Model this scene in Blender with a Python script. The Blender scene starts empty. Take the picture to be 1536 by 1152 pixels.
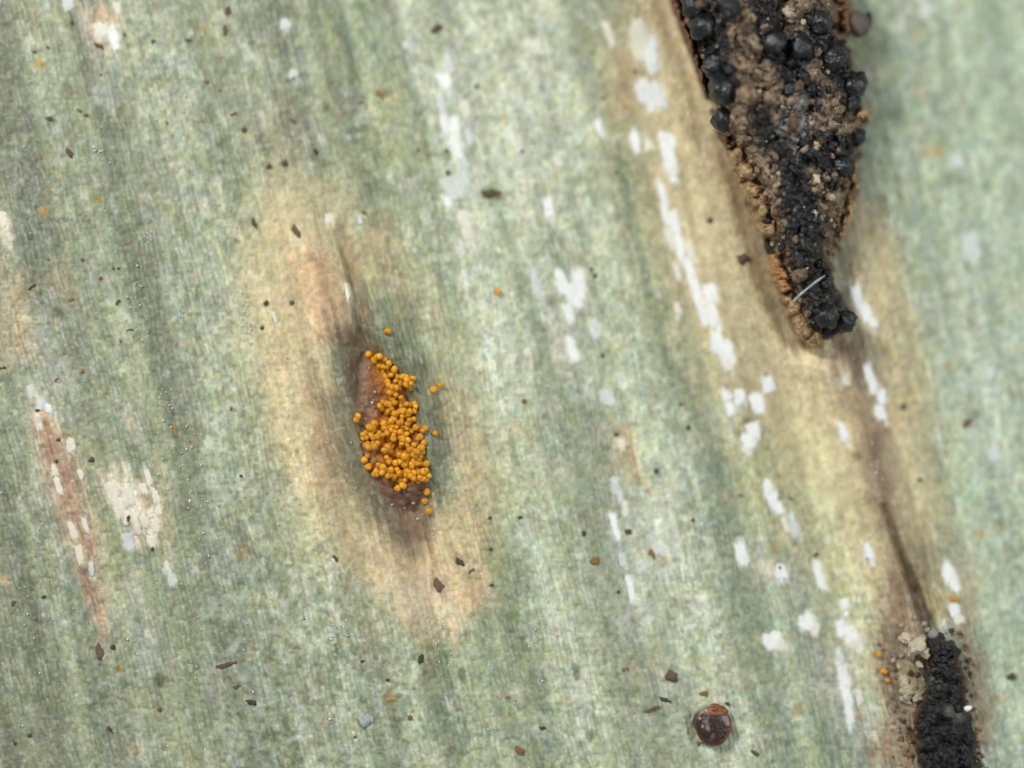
import bpy, bmesh, math, random
import numpy as np
from mathutils import Vector, Matrix, noise as mnoise

# ------------------------------------------------------------------ camera, world, lamps, exposure
# one scene unit = 0.2 mm on the leaf (100 pixels of the photograph); the frame is about 3 mm wide
scene = bpy.context.scene
C = scene.collection
scene.unit_settings.scale_length = 0.0002
CAM_D = 60.0
FOCUS_Z = 0.0
cam_d = bpy.data.cameras.new('microscope_camera')
cam_d.lens = 500.0
cam_d.sensor_width = 128.0
cam_d.clip_start = 1.0
cam_d.clip_end = 400.0
cam_d.dof.use_dof = True
cam_d.dof.focus_distance = CAM_D - FOCUS_Z
cam_d.dof.aperture_fstop = 0.072
cam_d.dof.aperture_blades = 0
cam = bpy.data.objects.new('microscope_camera', cam_d)
cam.location = (0, 0, CAM_D)
C.objects.link(cam)
scene.camera = cam

world = bpy.data.worlds.new('World')
scene.world = world
world.use_nodes = True
bgn = world.node_tree.nodes['Background']
bgn.inputs[0].default_value = (0.93, 0.97, 1.0, 1)
bgn.inputs[1].default_value = 0.30


def lamp(name, loc, size, power, col):
    d = bpy.data.lights.new(name, 'AREA')
    d.shape = 'DISK'
    d.size = size
    d.energy = power
    d.color = col
    o = bpy.data.objects.new(name, d)
    o.location = loc
    o.rotation_euler = (Vector((0, 0, 0)) - Vector(loc)).to_track_quat('-Z', 'Y').to_euler()
    C.objects.link(o)
    return o


lamp('unseen_lamp', (-24, 26, 36), 9, 17500, (1.0, 0.985, 0.96))
lamp('unseen_lamp', (33, 4, 34), 12, 7200, (0.97, 0.99, 1.0))  # fill light added on the right, opposite the key

scene.view_settings.view_transform = 'Standard'
scene.view_settings.look = 'None'
scene.view_settings.gamma = 1.0
scene.view_settings.exposure = 0.0
scene.render.filter_size = 2.0
scene.cycles.max_bounces = 6
scene.cycles.use_denoising = True

# ------------------------------------------------------------------ numeric helpers
rng = np.random.default_rng(7)
random.seed(7)


def lin(r, g, b):
    a = np.array([r, g, b], dtype=np.float64) / 255.0
    return np.where(a <= 0.04045, a / 12.92, ((a + 0.055) / 1.055) ** 2.4)


def h2(ix, iy, seed):
    ix = np.asarray(ix).astype(np.int64)
    iy = np.asarray(iy).astype(np.int64)
    n = (ix * 374761393 + iy * 668265263 + seed * 1274126177) & 0xFFFFFFFF
    n = ((n ^ (n >> 13)) * 1274126177) & 0xFFFFFFFF
    n = ((n ^ (n >> 16)) * 2246822519) & 0xFFFFFFFF
    n = n ^ (n >> 15)
    return (n & 0xFFFFFF) / float(0xFFFFFF)


def vn(x, y, seed):
    ix = np.floor(x)
    iy = np.floor(y)
    fx = x - ix
    fy = y - iy
    ux = fx * fx * (3 - 2 * fx)
    uy = fy * fy * (3 - 2 * fy)
    a = h2(ix, iy, seed)
    b = h2(ix + 1, iy, seed)
    c = h2(ix, iy + 1, seed)
    d = h2(ix + 1, iy + 1, seed)
    return (a * (1 - ux) + b * ux) * (1 - uy) + (c * (1 - ux) + d * ux) * uy


def fbm(x, y, seed, octv=3):
    v = 0.0
    amp = 0.5
    tot = 0.0
    for k in range(octv):
        v = v + amp * vn(x * 2 ** k + 17.3 * k, y * 2 ** k + 9.1 * k, seed + k * 31)
        tot += amp
        amp *= 0.5
    return v / tot


def sst(e0, e1, x):
    t = np.clip((x - e0) / (e1 - e0), 0, 1)
    return t * t * (3 - 2 * t)


def path_d(x, y, pts, w):
    """signed distance to a polyline whose half width varies from point to point"""
    best = np.full(np.shape(x), 1e9)
    if len(pts) == 1:
        return np.hypot(x - pts[0][0], y - pts[0][1]) - w[0]
    for (ax, ay), (bx, by), wa, wb in zip(pts[:-1], pts[1:], w[:-1], w[1:]):
        dx, dy = bx - ax, by - ay
        t = np.clip(((x - ax) * dx + (y - ay) * dy) / (dx * dx + dy * dy), 0, 1)
        d = np.hypot(x - ax - t * dx, y - ay - t * dy) - (wa + (wb - wa) * t)
        best = np.minimum(best, d)
    return best


def pm(x, y, pts, w, soft):
    if np.isscalar(w):
        w = [w] * len(pts)
    d = path_d(x, y, pts, w)
    return 1 - sst(-soft * 0.5, soft * 0.5, d)


def poly_sd(x, y, pts):
    """signed distance to a polygon, negative inside"""
    inside = np.zeros(np.shape(x), bool)
    best = np.full(np.shape(x), 1e9)
    n = len(pts)
    for i in range(n):
        ax, ay = pts[i]
        bx, by = pts[(i + 1) % n]
        dx, dy = bx - ax, by - ay
        t = np.clip(((x - ax) * dx + (y - ay) * dy) / (dx * dx + dy * dy), 0, 1)
        best = np.minimum(best, np.hypot(x - ax - t * dx, y - ay - t * dy))
        if ay != by:
            cond = ((ay > y) != (by > y)) & (x < (bx - ax) * (y - ay) / (by - ay) + ax)
            inside ^= cond
    return np.where(inside, -best, best)


SA = math.atan(0.235)
CS, SN = math.cos(SA), math.sin(SA)


def fibre(x, y):
    """across and along coordinates of the leaf's cell rows"""
    s = x * CS - y * SN
    t = x * SN + y * CS
    s = s + 9 * (vn(s / 260, t / 420, 3) - 0.5) + 5 * (vn(s / 90, t / 200, 4) - 0.5)
    return s, t


# ------------------------------------------------------------------ the leaf's shape
CRUST = [(1000, -60), (1012, 0), (1034, 55), (1052, 100), (1064, 150), (1072, 200), (1100, 222), (1126, 272),
         (1142, 330), (1156, 372), (1168, 418), (1190, 470), (1208, 506), (1244, 510), (1276, 496), (1284, 474),
         (1262, 446), (1250, 415), (1254, 385), (1268, 345), (1284, 300), (1292, 240), (1296, 185), (1292, 120),
         (1276, 62), (1268, 0), (1262, -60)]
CRUST2 = [(1392, 952), (1410, 948), (1430, 962), (1446, 990), (1452, 1030), (1458, 1080), (1470, 1130), (1476, 1190),
          (1390, 1190), (1376, 1140), (1364, 1092), (1368, 1070), (1382, 1048), (1388, 1020), (1384, 990)]


def zbase(x, y):
    q = 0.6 * (x - 250) / 1286 + 0.4 * (750 - y) / 750
    q = np.log1p(np.exp(q * 7)) / 7
    return -1.55 * q ** 1.15 + 0.05


def relief(x, y):
    """broad relief without the single cells, in scene units"""
    s, t = fibre(x, y)
    z = zbase(x, y)
    z = z + 0.075 * (fbm(s / 75, t / 900, 11, 2) - 0.5) + 0.03 * (vn(s / 22, t / 300, 12) - 0.5)
    z = z + 0.05 * (fbm(x / 120, y / 120, 13, 2) - 0.5)
    # swelling and crater of the pustule
    d = path_d(x, y, [(545, 520), (580, 620), (612, 760)], [32, 52, 30])
    z = z + 0.26 * np.exp(-((d - 8) / 34.0) ** 2) * sst(820, 640, y)
    z = z - 0.30 * (1 - sst(-44, 10, d)) * sst(505, 560, y) * (1 - sst(715, 790, y))
    # peeled fold above it: raised on one side, stepping down into a groove
    fl = [(500, 335), (518, 390), (530, 440), (534, 490), (540, 525)]
    dxl = x - np.interp(y, [p[1] for p in fl], [p[0] for p in fl])
    along = sst(320, 400, y) * (1 - sst(478, 522, y))
    z = z + 0.19 * along * np.exp(-(np.maximum(-dxl, 0) / 62.0) ** 2) * (1 - sst(-7, 3, dxl))
    z = z - 0.05 * pm(x, y, [(512, 350), (530, 420), (538, 500)], [6, 8, 5], 22)
    # groove running below the pustule
    z = z - 0.10 * pm(x, y, [(612, 760), (640, 840), (655, 900)], [18, 9, 3], 30)
    # swelling along the crust and the crease beside it
    dc = poly_sd(x, y, CRUST)
    lft = 1 - sst(1130, 1240, x - 0.22 * (y - 250))
    z = z + (0.22 + 0.20 * lft) * np.exp(-(np.maximum(dc, 0) / 75.0) ** 2)
    z = z - 0.17 * lft * np.exp(-((dc - 17) / 17.0) ** 2)
    dc2 = poly_sd(x, y, CRUST2)
    z = z + 0.22 * np.exp(-(np.maximum(dc2, 0) / 55.0) ** 2)
    # the split that joins the two crusts
    z = z - 0.20 * pm(x, y, [(1325, 760), (1336, 790), (1358, 850), (1384, 915), (1396, 950)], [2, 3, 4, 6, 9], 14)
    z = z + 0.10 * pm(x, y, [(1270, 540), (1312, 700), (1350, 820), (1400, 940)], [46, 40, 40, 46], 70)
    # long ridge at the far margin of the blotch
    z = z + 0.10 * pm(x, y, [(1330, 300), (1392, 560), (1418, 720), (1440, 840)], 6, 24)
    # furrow beside the torn streak and the pale scar
    z = z - 0.05 * pm(x, y, [(58, 640), (100, 780), (140, 920)], [10, 12, 5], 18)
    z = z + 0.05 * pm(x, y, [(178, 720), (200, 780)], [16, 20], 24)
    return z


def px(x, y, z):
    """photo position and height -> scene position"""
    k = (CAM_D - z) / CAM_D
    return ((x - 768.0) / 100.0 * k, (576.0 - y) / 100.0 * k, z)


def axis(lo, hi, step, extra):
    a = list(np.arange(lo, hi + step, step))
    pre, post = [], []
    g = step
    p, q = a[0], a[-1]
    while p > lo - extra:
        g *= 1.18
        p -= g
        q += g
        pre.append(p)
        post.append(q)
    return np.array(pre[::-1] + a + post)


GX = axis(-36, 1572, 1.62, 900)
GY = axis(-36, 1188, 1.62, 900)
X, Y = np.meshgrid(GX, GY)
S, T = fibre(X, Y)

# single epidermal cells: files about 7.5 px wide, cells about 26 px long
colw = 7.4
SW = S + 7.0 * (fbm(X / 34, Y / 46, 25, 2) - 0.5) + 3.0 * (vn(X / 9, Y / 14, 26) - 0.5)
ci = np.floor(SW / colw)
cf = SW / colw - ci
clen = 20 + 16 * h2(ci, 0 * ci, 21)
cj = np.floor(T / clen + 7 * h2(ci, 0 * ci, 22))
cg = T / clen + 7 * h2(ci, 0 * ci, 22) - cj
cell_rand = h2(ci, cj, 23)
wall_s = np.minimum(cf, 1 - cf) * colw
wall_t = np.minimum(cg, 1 - cg) * clen
wall = np.maximum(1 - sst(0.2, 1.7, wall_s), 0.9 * (1 - sst(0.2, 1.8, wall_t)))
wall = wall * sst(0.34, 0.70, fbm(S / 22, T / 40, 24, 3))
dome = sst(0, 3.2, wall_s) * sst(0, 4.5, wall_t)

# stomatal bands: paler strips with rows of small dark pores
band = fbm(S / 62 + 3.3, T / 1500, 31, 2)
stom_band = sst(0.47, 0.62, band)
pi_ = np.floor(S / 11.0)
pj = np.floor(T / 15.0 + 5 * h2(pi_, 0 * pi_, 41))
pcx = (0.5 + 0.35 * (h2(pi_, pj, 42) - 0.5)) * 11.0
pcy = (0.5 + 0.5 * (h2(pi_, pj, 43) - 0.5)) * 15.0
ps = S - pi_ * 11.0 - pcx
pt = (T / 15.0 + 5 * h2(pi_, 0 * pi_, 41) - pj) * 15.0 - pcy
pore = (1 - sst(0.55, 1.25, np.hypot(ps / 3.0, pt / 4.2))) * (h2(pi_, pj, 44) > 0.5) * sst(0.35, 0.85, stom_band)

mott = fbm(X / 13, Y / 13, 51, 3)
mott2 = fbm(X / 46, Y / 60, 52, 3)
frost = sst(0.53, 0.74, fbm(S / 20, T / 70, 53, 3) * 0.62 + mott * 0.38)
streak = fbm(S / 9, T / 95, 54, 2)
streak2 = fbm(S / 34, T / 420, 55, 2)
hatch = vn(X / 26, Y / 3.6, 56)
fine = fbm(X / 4.2, Y / 6.5, 57, 2)

# ------------------------------------------------------------------ the leaf's own colours
G_MID = lin(166, 176, 146)
G_DARK = lin(124, 140, 112)
G_COOL = lin(182, 198, 174)
G_YEL = lin(182, 188, 142)
PALE = lin(208, 213, 198)
TAN = lin(214, 197, 156)
PEACH = lin(214, 182, 142)
BROWN = lin(150, 122, 94)
PURP = lin(112, 86, 74)
GREY = lin(74, 70, 58)
YELL = lin(206, 200, 154)
CREAM = lin(226, 214, 192)
OCHRE = lin(178, 146, 60)
OLIVE = lin(84, 92, 52)
WHITE = lin(232, 234, 222)
RUSTY = lin(140, 78, 40)

col = np.empty(X.shape + (3,))
col[:] = G_MID


def mix(mask, c):
    global col
    col = col * (1 - mask[..., None]) + np.asarray(c) * mask[..., None]


mix(sst(600, 1500, X) * 0.75, G_COOL)
mix((0.75 - 0.35 * sst(500, 1300, X)) * sst(0.50, 0.78, streak2), G_DARK)
mix(0.55 * sst(0.55, 0.8, mott2), G_YEL)
mix(0.55 * stom_band * sst(0.2, 0.7, mott), PALE)
mix(0.62 * frost, PALE)
mix(0.45 * sst(0.55, 0.8, fbm(S / 16, T / 120, 58, 2)), G_DARK)
# faint differences of hue from cell group to cell group
for seed_, c_, k_ in ((581, lin(176, 172, 158), .4), (582, lin(150, 160, 112), .4), (583, lin(156, 178, 158), .3), (584, lin(182, 184, 144), .4)):
    mix(k_ * sst(0.56, 0.78, fbm(S / 12, T / 20, seed_, 3)), c_)
# the leaf is a little greyer and darker green towards the left
mix(0.62 * sst(640, -60, X), lin(136, 140, 120))
mix(0.42 * pm(X, Y, [(700, -40), (800, 400), (960, 900), (1010, 1200)], [60, 110, 90, 60], 260), lin(206, 210, 186))
mix(0.3 * pm(X, Y, [(1500, -40), (1510, 1200)], [80, 80], 260), lin(196, 208, 190))

# warped coordinates so that stain borders fray along the cell files
fray = 34 * (h2(ci, 0 * ci, 61) - 0.5) + 26 * (vn(S / 22, T / 40, 62) - 0.5)
WX = X + fray * SN + 16 * (fbm(X / 38, Y / 38, 63, 2) - 0.5)
WY = Y + fray * CS + 16 * (fbm(X / 38, Y / 38, 64, 2) - 0.5)


FRAY = sst(0.35, 0.65, fbm(S / 14, T / 45, 65, 2))


def window(pts, margin):
    i0, i1 = np.searchsorted(GX, [min(p[0] for p in pts) - margin, max(p[0] for p in pts) + margin])
    j0, j1 = np.searchsorted(GY, [min(p[1] for p in pts) - margin, max(p[1] for p in pts) + margin])
    return slice(j0, j1), slice(i0, i1)


def stain(c, strength, pts, w, soft, break_=0.0):
    w = [w] * len(pts) if np.isscalar(w) else w
    q = window(pts, max(w) + soft + 50)
    m = pm(WX[q], WY[q], pts, w, soft) * strength
    if break_:
        m = m * (1 - break_ * FRAY[q])
    col[q] = col[q] * (1 - m[..., None]) + np.asarray(c) * m[..., None]


# blotch round the orange pustule
stain(YELL, 0.6, [(440, 330), (450, 560), (520, 760), (600, 900)], [95, 90, 110, 60], 110, 0.3)
stain(YELL, 0.5, [(560, 360), (680, 560), (740, 760)], [40, 50, 40], 80, 0.3)
stain(TAN, 0.88, [(450, 320), (450, 420), (440, 520), (480, 700)], [60, 82, 52, 36], 90, 0.2)
stain(PEACH, 0.85, [(478, 400), (482, 450), (488, 470)], [36, 44, 34], 60)
stain(PEACH, 0.8, [(462, 400), (490, 440), (500, 468)], [24, 34, 24], 22)
stain(TAN, 0.6, [(420, 470), (430, 600), (480, 740), (560, 840)], [30, 34, 34, 30], 60, 0.15)
stain(PEACH, 0.5, [(470, 600), (500, 740), (560, 840)], [18, 24, 30], 44, 0.2)
stain(lin(212, 180, 150), 0.7, [(580, 850), (640, 900), (700, 890)], [24, 44, 34], 44, 0.15)
stain(PEACH, 0.6, [(560, 370), (590, 440)], [26, 22], 60, 0.3)
stain(PEACH, 0.6, [(470, 560), (500, 720)], [20, 20], 40, 0.4)
stain(TAN, 0.85, [(680, 600), (715, 730), (690, 850)], [24, 30, 40], 50, 0.25)
stain(TAN, 0.95, [(590, 790), (650, 850), (660, 900)], [55, 72, 50], 70, 0.2)
stain(PEACH, 0.7, [(600, 820), (680, 880)], [26, 36], 60, 0.3)
stain(CREAM, 0.4, [(640, 890), (660, 925)], [42, 30], 50, 0.3)
stain(G_DARK, 0.55, [(560, 460), (610, 520)], [34, 40], 70, 0.2)
stain(GREY, 0.44, [(536, 500), (565, 600), (600, 760)], [48, 84, 60], 70)
stain(GREY, 0.62, [(514, 510), (512, 600), (532, 700), (566, 770)], [16, 26, 20, 14], 44)
stain(GREY, 0.5, [(640, 560), (662, 680), (650, 740)], [18, 20, 12], 36)
stain(BROWN, 0.7, [(548, 530), (570, 600), (590, 700), (620, 780)], [22, 40, 44, 26], 40)
stain(PURP, 0.25, [(545, 500), (534, 545), (536, 600)], [12, 14, 8], 26)
stain(PURP, 0.45, [(590, 740), (625, 790), (632, 830)], [30, 22, 8], 40)
stain(BROWN, 0.62, [(515, 350), (532, 410), (545, 490)], [8, 9, 14], 24)  # brown line paints the shade beside the raised fold
stain(CREAM, 0.6, [(515, 410), (524, 450), (527, 475)], [3, 5, 3], 8)  # thin cream line paints the highlight on the fold's edge
stain(BROWN, 0.5, [(474, 492), (500, 492), (530, 490)], [3, 3, 6], 10)
stain(BROWN, 0.5, [(652, 870), (660, 892)], [8, 6], 14)

# large blotch round the crusts
stain(YELL, 0.62, [(915, 60), (935, 200), (990, 380), (1060, 520), (1140, 650), (1230, 800)], [28, 40, 50, 60, 70, 80], 70, 0.3)
stain(TAN, 0.92, [(1010, 0), (1010, 120), (1040, 260), (1100, 400), (1180, 540), (1260, 640)], [70, 70, 72, 92, 100, 100], 60, 0.08)
stain(PEACH, 0.55, [(935, 100), (940, 150)], [18, 26], 40)
stain(TAN, 0.92, [(1300, 340), (1330, 460), (1350, 600), (1330, 760), (1370, 880)], [28, 40, 45, 80, 60], 50, 0.15)
stain(YELL, 0.42, [(1380, 560), (1400, 760), (1400, 880)], [30, 36, 60], 50, 0.3)
stain(YELL, 0.55, [(1200, 720), (1290, 860), (1290, 1010)], [70, 70, 50], 90, 0.35)
stain(BROWN, 0.30, [(1010, 20), (1035, 120), (1070, 230), (1130, 360), (1180, 470)], [26, 26, 34, 36, 30], 50)
stain(BROWN, 0.5, [(1085, 230), (1130, 340), (1170, 460), (1195, 510)], [14, 16, 18, 16], 36)
stain(BROWN, 0.62, [(1262, 530), (1300, 610), (1318, 720), (1340, 800), (1370, 880)], [30, 34, 30, 30, 40], 46, 0.15)
stain(PURP, 0.72, [(1262, 520), (1280, 545), (1288, 575)], [22, 18, 8], 34)
stain(PURP, 0.5, [(1305, 650), (1322, 730), (1330, 770)], [12, 14, 10], 30)
stain(PURP, 0.85, [(1334, 786), (1356, 850), (1382, 910), (1394, 950)], [2, 4, 7, 12], 14)
stain(BROWN, 0.6, [(1268, 340), (1268, 420), (1280, 480)], [16, 20, 14], 30)
stain(GREY, 0.4, [(1300, 560), (1296, 520)], [8, 8], 24)
stain(GREY, 0.35, [(1268, 395), (1262, 460)], [14, 10], 24)
stain(GREY, 0.35, [(1096, 240), (1130, 330), (1160, 430), (1192, 512)], [7, 9, 10, 9], 30)  # grey band paints the shade along the crust's left edge
stain(BROWN, 0.9, [(1345, 900), (1345, 980), (1356, 1060), (1345, 1120)], [26, 40, 38, 46], 44, 0.2)
stain(PURP, 0.55, [(1340, 940), (1332, 1010), (1346, 1060)], [14, 16, 14], 30, 0.3)
stain(BROWN, 0.9, [(1440, 930), (1462, 1020), (1476, 1120)], [20, 14, 16], 34, 0.2)
stain(GREY, 0.35, [(1400, 830), (1372, 900)], [30, 30], 50, 0.4)
stain(OCHRE, 0.45, [(1395, 905), (1430, 900)], [16, 14], 26)
stain(PEACH, 0.5, [(1448, 845), (1462, 930)], [16, 12], 30, 0.3)

# torn streak and pale scar
stain(YELL, 0.45, [(60, 600), (120, 700), (180, 900)], [20, 44, 22], 50, 0.3)
stain(lin(202, 168, 144), 0.7, [(68, 630), (105, 740), (140, 880), (152, 945)], [20, 30, 16, 9], 24, 0.2)
stain(lin(150, 112, 92), 0.62, [(72, 640), (100, 730), (122, 810), (132, 900)], [9, 13, 9, 5], 20, 0.35)
stain(CREAM, 0.85, [(178, 730), (205, 775), (225, 805)], [22, 28, 14], 22)
stain(BROWN, 0.5, [(212, 715), (224, 760), (240, 820)], [8, 9, 7], 16, 0.4)
stain(TAN, 0.6, [(240, 700), (254, 850)], [7, 6], 16, 0.4)
# small weathered spots
stain(CREAM, 0.8, [(135, 10), (155, 50), (165, 80)], [18, 26, 14], 26)
stain(PEACH, 0.6, [(150, 10), (165, 25)], [14, 12], 22)
stain(PALE, 0.6, [(160, 90), (162, 160)], [18, 14], 30)
stain(PEACH, 0.5, [(20, 430), (30, 520)], [26, 20], 60, 0.2)
stain(CREAM, 0.6, [(2, 310), (8, 345)], [10, 12], 20)
stain(PALE, 0.5, [(62, 470), (95, 600)], [22, 20], 40, 0.3)
stain(PEACH, 0.35, [(92, 430), (100, 440)], [20, 14], 30)
stain(BROWN, 0.34, [(430, 130), (420, 190), (425, 240)], [22, 42, 22], 70, 0.4)
stain(TAN, 0.75, [(935, 655), (952, 710)], [12, 17], 22, 0.15)
stain(BROWN, 0.6, [(932, 652), (942, 690), (966, 725)], [6, 8, 6], 14, 0.3)
stain(BROWN, 0.35, [(362, 820), (375, 835)], [14, 10], 24)
stain(PALE, 0.7, [(940, 800), (960, 930)], [26, 20], 44, 0.3)
stain(PALE, 0.6, [(990, 780), (1000, 860)], [26, 22], 44, 0.3)
stain(PALE, 0.6, [(845, 500), (855, 560)], [26, 20], 40, 0.3)
stain(CREAM, 0.4, [(838, 500), (842, 550)], [16, 14], 26)
stain(PALE, 0.55, [(790, 120), (800, 180), (780, 260)], [34, 34, 20], 60, 0.3)
stain(PALE, 0.6, [(805, 10), (815, 60)], [16, 20], 40)
stain(PALE, 0.5, [(700, 100), (710, 220), (720, 360), (760, 600)], [26, 26, 26, 30], 50, 0.35)
stain(PALE, 0.5, [(785, 800), (840, 940), (870, 1040)], [22, 26, 22], 40, 0.3)
stain(PALE, 0.45, [(600, 20), (620, 120)], [30, 26], 60, 0.3)
stain(PALE, 0.5, [(1130, 830), (1200, 900)], [26, 36], 50, 0.3)
stain(CREAM, 0.5, [(1125, 835), (1150, 850)], [14, 14], 30)
stain(PALE, 0.6, [(1230, 1000), (1290, 1100)], [30, 30], 50, 0.25)
stain(PALE, 0.55, [(1460, 340), (1440, 470), (1500, 700)], [34, 26, 34], 80)
band2 = fbm(S / 40 + 8.1, T / 1100, 59, 2)
col *= (0.80 + 0.40 * sst(0.25, 0.75, band2) * (1 - 0) )[..., None]
stain(PALE, 0.4, [(200, 900), (240, 1000)], [20, 24], 40, 0.2)
stain(PALE, 0.4, [(320, 760), (330, 900)], [18, 16], 34, 0.2)
stain(G_COOL, 0.5, [(1480, 100), (1500, 500), (1510, 900)], [110, 90, 60], 160)
stain(G_DARK, 0.6, [(760, 330), (800, 480), (850, 620)], [5, 7, 6], 14, 0.2)
stain(G_DARK, 0.75, [(930, 250), (975, 440), (1008, 580)], [6, 9, 8], 16, 0.1)
stain(G_DARK, 0.4, [(640, 300), (660, 420), (690, 500)], [8, 8, 6], 18, 0.3)
stain(G_DARK, 0.45, [(345, 220), (360, 330)], [12, 8], 30, 0.3)
stain(G_DARK, 0.5, [(150, 170), (160, 230)], [10, 9], 20, 0.2)
stain(G_DARK, 0.5, [(1080, 700), (1110, 860), (1130, 1000)], [14, 18, 16], 50, 0.3)
stain(G_DARK, 0.45, [(770, 800), (820, 960)], [10, 9], 24, 0.2)
stain(G_DARK, 0.45, [(590, 920), (610, 1050)], [9, 8], 20, 0.2)

# small round tints on the cuticle
for (x_, y_, r_, c_, k_) in [
        (60, 95, 8, OCHRE, .7), (66, 318, 8, OCHRE, .6), (76, 285, 7, OCHRE, .4), (147, 300, 6, OCHRE, .7),
        (260, 642, 5, OCHRE, .8), (124, 557, 4, OCHRE, .6), (346, 612, 5, PEACH, .6), (365, 832, 8, OCHRE, .4),
        (740, 292, 14, OLIVE, .5), (580, 140, 8, OLIVE, .5), (590, 148, 5, OCHRE, .5), (85, 470, 10, OLIVE, .5),
        (240, 1018, 9, OLIVE, .7), (236, 1026, 8, OLIVE, .5), (405, 1102, 11, OLIVE, .6), (692, 1010, 9, OLIVE, .6),
        (866, 1012, 8, OLIVE, .7), (864, 1000, 7, OLIVE, .6), (888, 1104, 8, OLIVE, .6), (985, 707, 6, OLIVE, .5),
        (1121, 630, 7, OLIVE, .5), (1283, 686, 7, OLIVE, .5), (1405, 226, 9, OCHRE, .6), (1470, 800, 8, OCHRE, .6),
        (1424, 268, 14, OLIVE, .4), (1196, 1066, 9, OCHRE, .5), (178, 1003, 5, OCHRE, .9), (184, 950, 4, OCHRE, .7),
        (378, 985, 5, OCHRE, .6), (585, 1047, 8, OCHRE, .6), (205, 1125, 8, OCHRE, .4), (482, 1082, 7, OCHRE, .4),
        (894, 842, 6, OCHRE, .9), (855, 880, 6, OCHRE, .4), (400, 228, 6, OLIVE, .5), (427, 246, 6, OLIVE, .6),
        (475, 230, 9, OLIVE, .5), (404, 250, 5, OLIVE, .6), (310, 178, 12, OLIVE, .3), (1370, 50, 9, OCHRE, .3),
        (1385, 140, 10, OCHRE, .3), (1390, 230, 10, PEACH, .4), (1422, 548, 6, OCHRE, .6), (1498, 790, 8, OCHRE, .3),
        (1500, 1050, 9, PEACH, .5), (1098, 997, 7, OCHRE, .3), (850, 1048, 5, PEACH, .4), (610, 30, 10, PALE, .4),
        (645, 495, 6, OCHRE, .4), (1016, 325, 6, OCHRE, .3), (285, 518, 4, OCHRE, .5), (7, 870, 8, PEACH, .6)]:
    q = window([(x_, y_)], 40)
    m = pm(X[q] + 10 * (mott[q] - .5), Y[q] + 10 * (fine[q] - .5), [(x_, y_)], [r_], max(5, r_)) * k_
    col[q] = col[q] * (1 - m[..., None]) + c_ * m[..., None]

# random faint tints
for _ in range(170):
    x_, y_ = rng.uniform(-20, 1556), rng.uniform(-20, 1172)
    r_ = rng.uniform(2.5, 7)
    c_ = [OCHRE, PEACH, OLIVE, BROWN, PALE][rng.integers(0, 5)]
    i0, i1 = np.searchsorted(GX, [x_ - 24, x_ + 24])
    j0, j1 = np.searchsorted(GY, [y_ - 24, y_ + 24])
    sx, sy = X[j0:j1, i0:i1], Y[j0:j1, i0:i1]
    m = pm(sx + 6 * (mott[j0:j1, i0:i1] - .5), (sy - y_) * 0.75 + y_, [(x_, y_)], [r_], r_ * 1.1) * rng.uniform(.2, .55)
    col[j0:j1, i0:i1] = col[j0:j1, i0:i1] * (1 - m[..., None]) + c_ * m[..., None]

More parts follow.
